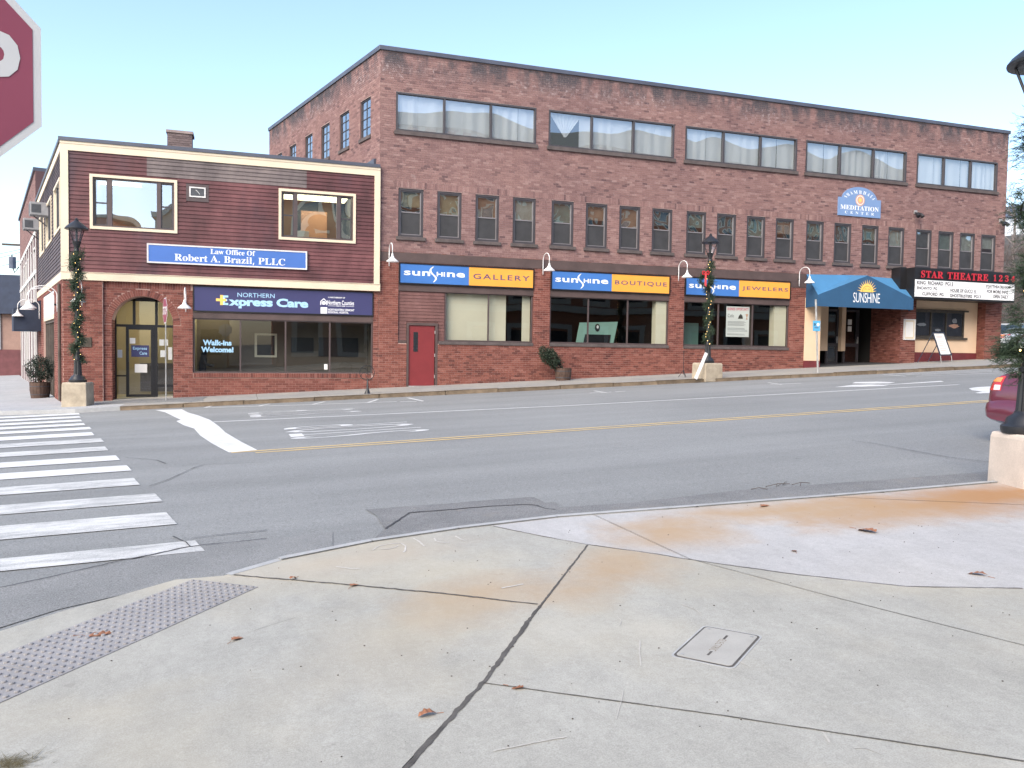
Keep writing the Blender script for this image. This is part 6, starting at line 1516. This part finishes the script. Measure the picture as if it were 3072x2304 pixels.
# low dark-roofed building closing the side street
ly = 63.0; a = AY((62, 1080), ly); zg = AY((30, 1086), ly)[2]; ze_ = AY((30, 942), ly)[2]; zr = AY((30, 822), ly)[2]
lb_ = thing('low_building', 'low pink-brick building with a dark roof closing the side street', 'building', (a[0]-9, ly+4, zg))
MB().box(a[0]-20, ly, zg-2, a[0]+4, ly+9, ze_).build('wall', 'pink_brick', lb_); MB().box(a[0]-20, ly-.06, zg-2, a[0]+4, ly, zg+.85).build('plinth', 'red_base', lb_)
for i in range(5): MB().box(a[0]-4.6*i-1.55, ly-.10, zg+.85, a[0]-4.6*i-1.15, ly, ze_).build('pilaster', 'ac_grey', lb_)
m = MB()
m.add([(a[0]-20.5, ly-.5, ze_), (a[0]+4.5, ly-.5, ze_), (a[0]+4.5, ly+.8, zr), (a[0]-20.5, ly+.8, zr), (a[0]-20.5, ly+9, zr), (a[0]+4.5, ly+9, zr), (a[0]-20.5, ly+9, ze_), (a[0]+4.5, ly+9, ze_)], [(0, 1, 2, 3), (3, 2, 5, 4), (0, 3, 4, 6), (1, 7, 5, 2), (0, 6, 7, 1)]); m.build('roof', 'awning_dark', lb_)
# utility pole with wires
uy_ = 74.0; p = AY((50, 800), uy_); pole = thing('utility_pole', 'utility pole with a transformer and wires above the dark roof', 'utility pole', (p[0], uy_, -1.2))
ztop = AY((50, 700), uy_)[2]
MB().tube([(p[0]+.5, uy_, -1.3), (p[0]+.5, uy_, ztop)], [.17, .12], 8).build('pole', 'bark', pole)
MB().tube([(p[0]-.25, uy_-.2, AY((45, 806), uy_)[2]), (p[0]-.25, uy_-.2, AY((45, 772), uy_)[2])], .26, 10).build('transformer', 'slate', pole)
MB().box(p[0]-1.0, uy_-.1, ztop-1.0, p[0]+1.6, uy_+.1, ztop-.85).build('crossarm', 'bark', pole)
MB().tube([AY((36, 765), uy_), AY((34, 790), uy_), AY((44, 818), uy_), AY((57, 800), uy_)], .05, 5).build('cable_loop', 'wire_black', pole)
for (p0, p1) in (((-160, 790), (60, 757)), ((-160, 815), (60, 783)), ((-160, 770), (60, 748))):
    A_, B_ = Vector(AY(p0, uy_)), Vector(AY(p1, uy_)); pts = [tuple(A_.lerp(B_, f)-Vector((0, 0, .25*math.sin(math.pi*f)))) for f in np.linspace(0, 1, 9)]; MB().tube(pts, .018, 4).build('wire', 'wire_black', pole)

# ================================================================== the other side of the street (behind the photographer, seen in the glass)
ob = thing('opposite_block', 'tall orange-brick block with cream cornice across the street, mirrored in the windows', 'building', (30, -16, 0))
fo = lambda u, d, z: (u, -11+d, z)
ow_ = [(4.2+3.6*i, 5.9+3.6*i, z, z+2.2) for i in range(17) for z in (1.2, 6.0, 10.6, 15.0)]
wall_cells(MB(), 2.6, 65, -.5, 20.0, ow_, 0, fo, .2).build('wall', 'brick_orange', ob)
for h_ in ow_: quad(h_[0], h_[1], h_[2], h_[3], -.12, fo).build('window', 'car_glass', ob); frame_rect(MB(), h_[0]-.4, h_[1]+.4, h_[2]-.4, h_[3]+.6, .4, -.02, .06, fo).build('window_surround', 'cream_trim', ob)
MB().box(2.2, -.5, 19.3, 65.4, .9, 20.9, fo).build('cornice', 'cream_trim', ob); MB().box(2.5, -.2, 9.3, 65.1, .2, 9.7, fo).box(2.5, -.2, 5.0, 65.1, .25, 5.5, fo).build('string_course', 'cream_trim', ob)
for i in range(40): MB().box(3+1.55*i, .0, 18.4, 3.5+1.55*i, .6, 19.3, fo).build('bracket', 'cream_trim', ob)
MB().box(2.6, -12, -.5, 65, -.3, 19.9, fo).build('shell', 'brick_orange', ob)
for (u0, u1, h_, dpt, mt, lab) in ((-14.5, -8.8, 11.0, -15, 'terracotta', 'orange shop building across the street, mirrored in the upper window'), (-6.4, -1.2, 11.8, -15, 'cream_stucco', 'cream shop building across the street beside the tall block'), (67, 108, 16.5, -14, 'pink_brick', 'pink brick building to the far right, added tall to hide sky from the panes'), (-34, -15, 10.5, -14, 'pink_brick', 'pink brick shop building across the street to the left')):  # far-right building is added and raised to keep mirrored sky out of the glass
    t = thing('opposite_shop', lab, 'building', ((u0+u1)/2, dpt-4, 0)); ff = lambda u, d, z: (u, dpt+d, z)
    MB().box(u0, -9, -1.5, u1, 0, h_, ff).build('wall', mt, t); MB().box(u0-.3, -9, h_, u1+.3, .4, h_+.6, ff).build('cornice', 'cream_trim', t)
    for i in range(int((u1-u0)/2.6)):
        for z in (.8, 4.8): MB().box(u0+.8+2.6*i, -.1, z, u0+2.2+2.6*i, .03, z+2.0, ff).build('window', 'car_glass', t)

# ================================================================== person inside the clinic
def person():
    base = Vector((-1.22, FY+.75, -.1)); J = dict(pel=(0, 0, .90), sp=(.03, 0, 1.12), ch=(.05, 0, 1.34), nk=(.07, 0, 1.47), hd=(.10, 0, 1.56), tp=(.11, 0, 1.66),
      h1=(0, .09, .86), k1=(.03, .10, .48), a1=(0, .10, .08), t1=(.15, .10, .03), h2=(0, -.09, .86), k2=(.05, -.10, .48), a2=(-.03, -.10, .08), t2=(.12, -.10, .03),
      s1=(.05, .18, 1.36), e1=(.08, .22, 1.08), w1=(.26, .20, 1.00), f1=(.34, .19, 1.01), s2=(.05, -.18, 1.36), e2=(.10, -.22, 1.08), w2=(.30, -.18, 1.02), f2=(.38, -.17, 1.03))
    R_ = dict(pel=.16, sp=.155, ch=.16, nk=.065, hd=.095, tp=.075, h1=.10, k1=.065, a1=.05, t1=.045, h2=.10, k2=.065, a2=.05, t2=.045, s1=.075, e1=.055, w1=.04, f1=.035, s2=.075, e2=.055, w2=.04, f2=.035)
    E_ = [('pel', 'sp'), ('sp', 'ch'), ('ch', 'nk'), ('nk', 'hd'), ('hd', 'tp')]+[(a+n, b+n) for n in '12' for a, b in (('h', 'k'), ('k', 'a'), ('a', 't'), ('s', 'e'), ('e', 'w'), ('w', 'f'))]+[('pel', 'h1'), ('pel', 'h2'), ('ch', 's1'), ('ch', 's2')]
    ks = list(J); me = bpy.data.meshes.new('person'); me.from_pydata([J[k_] for k_ in ks], [(ks.index(a), ks.index(b)) for a, b in E_], [])
    o = bpy.data.objects.new('person', me); C.objects.link(o); o.location = base; me.materials.append(MT['person_dark'])
    sm = o.modifiers.new('skin', 'SKIN')
    for i, k_ in enumerate(ks): me.skin_vertices[0].data[i].radius = (R_[k_], R_[k_]); 
    me.skin_vertices[0].data[0].use_root = True
    ss = o.modifiers.new('sub', 'SUBSURF'); ss.levels = 1; ss.render_levels = 2
    tag(o, 'person in dark clothes standing inside the clinic window, facing right', 'person')
    hm = MB(); c_ = Vector((.10, 0, 1.585)); n = 12
    vs = [tuple(base+c_+Vector((.105*math.cos(a)*math.cos(b), .095*math.sin(a)*math.cos(b), .125*math.sin(b)))) for b in np.linspace(-1.5, 1.5, 8) for a in np.linspace(0, 2*math.pi, n+1)[:-1]]
    ORG[o.name] = tuple(base)
person()

# ================================================================== litter: leaves, twigs, scraps
def leaf(px, label, L, rn, mat='dry_leaf'):
    L *= 1.4; p = G(px); m = MB(); n = 7; a = rn.uniform(0, 6.28); d = Vector((math.cos(a), math.sin(a), 0)); s_ = Vector((-d.y, d.x, 0)); top = []; 
    prof = [(0, .05), (.12, .38), (.25, .30), (.38, .55), (.52, .36), (.66, .46), (.8, .2), (1, .02)]
    for sg in (-1, 1):
        for f, w_ in prof: top.append(Vector(p)+d*(f-.5)*L+s_*sg*w_*L*.55+Vector((0, 0, .004+.018*L/.08*abs(sg*w_)+.012*math.sin(f*3+a))))
    k = len(prof); m.add(top, [(i, i+1, k+i+1, k+i) for i in range(k-1)])
    m.tube([tuple(Vector(p)+d*.5*L+Vector((0, 0, .006))), tuple(Vector(p)+d*.85*L+Vector((0, 0, .004)))], .0015, 4)
    tag(m.build('dead_leaf', mat), label, 'leaf', 'dead leaves on the plaza')
r2 = cr(0, 1680, .3761); r3 = cr(1000, 1440, .40687); rn = random.Random(12)
leaf(r2(775, 600), 'large brown dead leaf lying on the tactile paving', .105, rn)
leaf(r2(1890, 630), 'curled tan dead leaf on bare concrete right of the tactile paving', .075, rn)
leaf(r3(150, 778), 'small brown leaf caught in the joint near the kerb', .075, rn)
leaf((880, 1738), 'tiny orange leaf near the tip of the tactile paving', .05, rn)
leaf((1283, 2148), 'small brown leaf left of the wide dark joint', .06, rn)
leaf(r3(1345, 1535), 'reddish leaf scrap on the lower concrete joint', .055, rn)
leaf(c4(1280, 357), 'curled brown leaf on the pale concrete toward the plinth', .13, rn)
leaf(c4(1895, 597), 'brown leaf at the right side of the pale concrete', .085, rn)
leaf(c4(885, 467), 'tiny leaf in the middle of the pale concrete', .05, rn)
leaf(c4(720, 217), 'dark leaf beside the kerb on the rust stain', .10, rn)
rt_ = random.Random(2); p = gp(c4b(800, 115), -.06); tt = thing('fallen_twig', 'small branched twig lying on the road by the kerb', 'twig', (p[0], p[1], roff(*p)))
for k in range(7):
    a = rt_.uniform(-.7, .9); x, y = p[0]+rt_.uniform(-.35, .25), p[1]+rt_.uniform(-.08, .12); L_ = rt_.uniform(.10, .30)
    MB().tube([(x, y, roff(x, y)+.012), (x+L_*.5*math.cos(a), y+L_*.5*math.sin(a), roff(x, y)+.03+SL*L_*.5), (x+L_*math.cos(a), y+L_*math.sin(a), roff(x, y)+.016+SL*L_)], .0035, 4).build('twig', 'bark', tt)
rg = random.Random(31); m = MB()
for i in range(190):
    x, y = rg.uniform(-1, 5.5), rg.uniform(2.2, 6.2); s_ = rg.uniform(.0012, .0034); z = zs(x)+.002
    if x+y < 4.0 and x < -.8: continue
    m.obb((x, y, z+s_*.4), (s_, s_*.3, 0), (-s_*.3, s_*.8, 0), (0, 0, s_*.5))
tag(m.build('grit', 'bark', org=(0, 0, 0)), 'scattered dark grit on the concrete plaza', 'grit', kind='stuff')
p = G(mm_(430, 1485)); tag(MB().lathe([(.02, 0), (.06, .02), (.075, .06), (.05, .10), (.015, .12)], p, 8).build('litter_cup', 'white_paint'), 'scrap of white litter at the foot of the clinic wall', 'litter')
# dry grass tuft at the lower left corner
tf = MB(); p = G((20, 2290)); rg = random.Random(4)
for i in range(260):
    a = rg.gauss(.6, .9); L_ = rg.uniform(.02, .08); x, y = p[0]+rg.gauss(0, .05), p[1]+rg.gauss(0, .03)-.02; d = Vector((math.cos(a), math.sin(a), .12)).normalized()*L_; s_ = Vector((-d.y, d.x, 0)).normalized()*.0012; q_ = Vector((x, y, zs(x)+.003)); tf.add([q_-s_, q_+s_, q_+d], [(0, 1, 2)])
tag(tf.build('dry_grass', 'dry_grass', org=(0, 0, 0)), 'dry grass clippings at the lower left corner', 'grass', kind='stuff')
lid = next(o for o in bpy.data.objects if o.name.startswith('lid'))
letters('ELECTRIC', (-.085, .085, -.018, .018), lambda u, d, z: (cc.x+ev.x*u*-1+eu.x*z*-1*-1, cc.y+ev.y*u*-1+eu.y*z, zs(cc.x+eu.x*z-ev.x*u)+.0058), 0, 'granite_brown', lid, off=-.012, space=1.1)
# painted words on the road
def road_word(corn, off):
    (x0, y0), (x1, y1) = corn      # letters lie along X (top to the left), read across in Y
    v, f = glyphs('STOP', None, -.012, 1.05); a, b = v[:, :2].min(0), v[:, :2].max(0); k = (v[:, :2]-a)/(b-a)
    for comp in ([0],):
        m = MB(); g_ = rz(.005); m.add([(x1+(x0-x1)*q_[1]+.07*(.5-q_[0]), y0+(y1-y0)*q_[0], g_(x1+(x0-x1)*q_[1], y0+(y1-y0)*q_[0])) for q_ in k], f); tag(m.build('road_lettering', 'paint_white', road), kind='structure')
road_word(((.80, 14.55), (3.32, 16.75)), -.09); road_word(((.15, 19.75), (2.80, 21.15)), -.1)
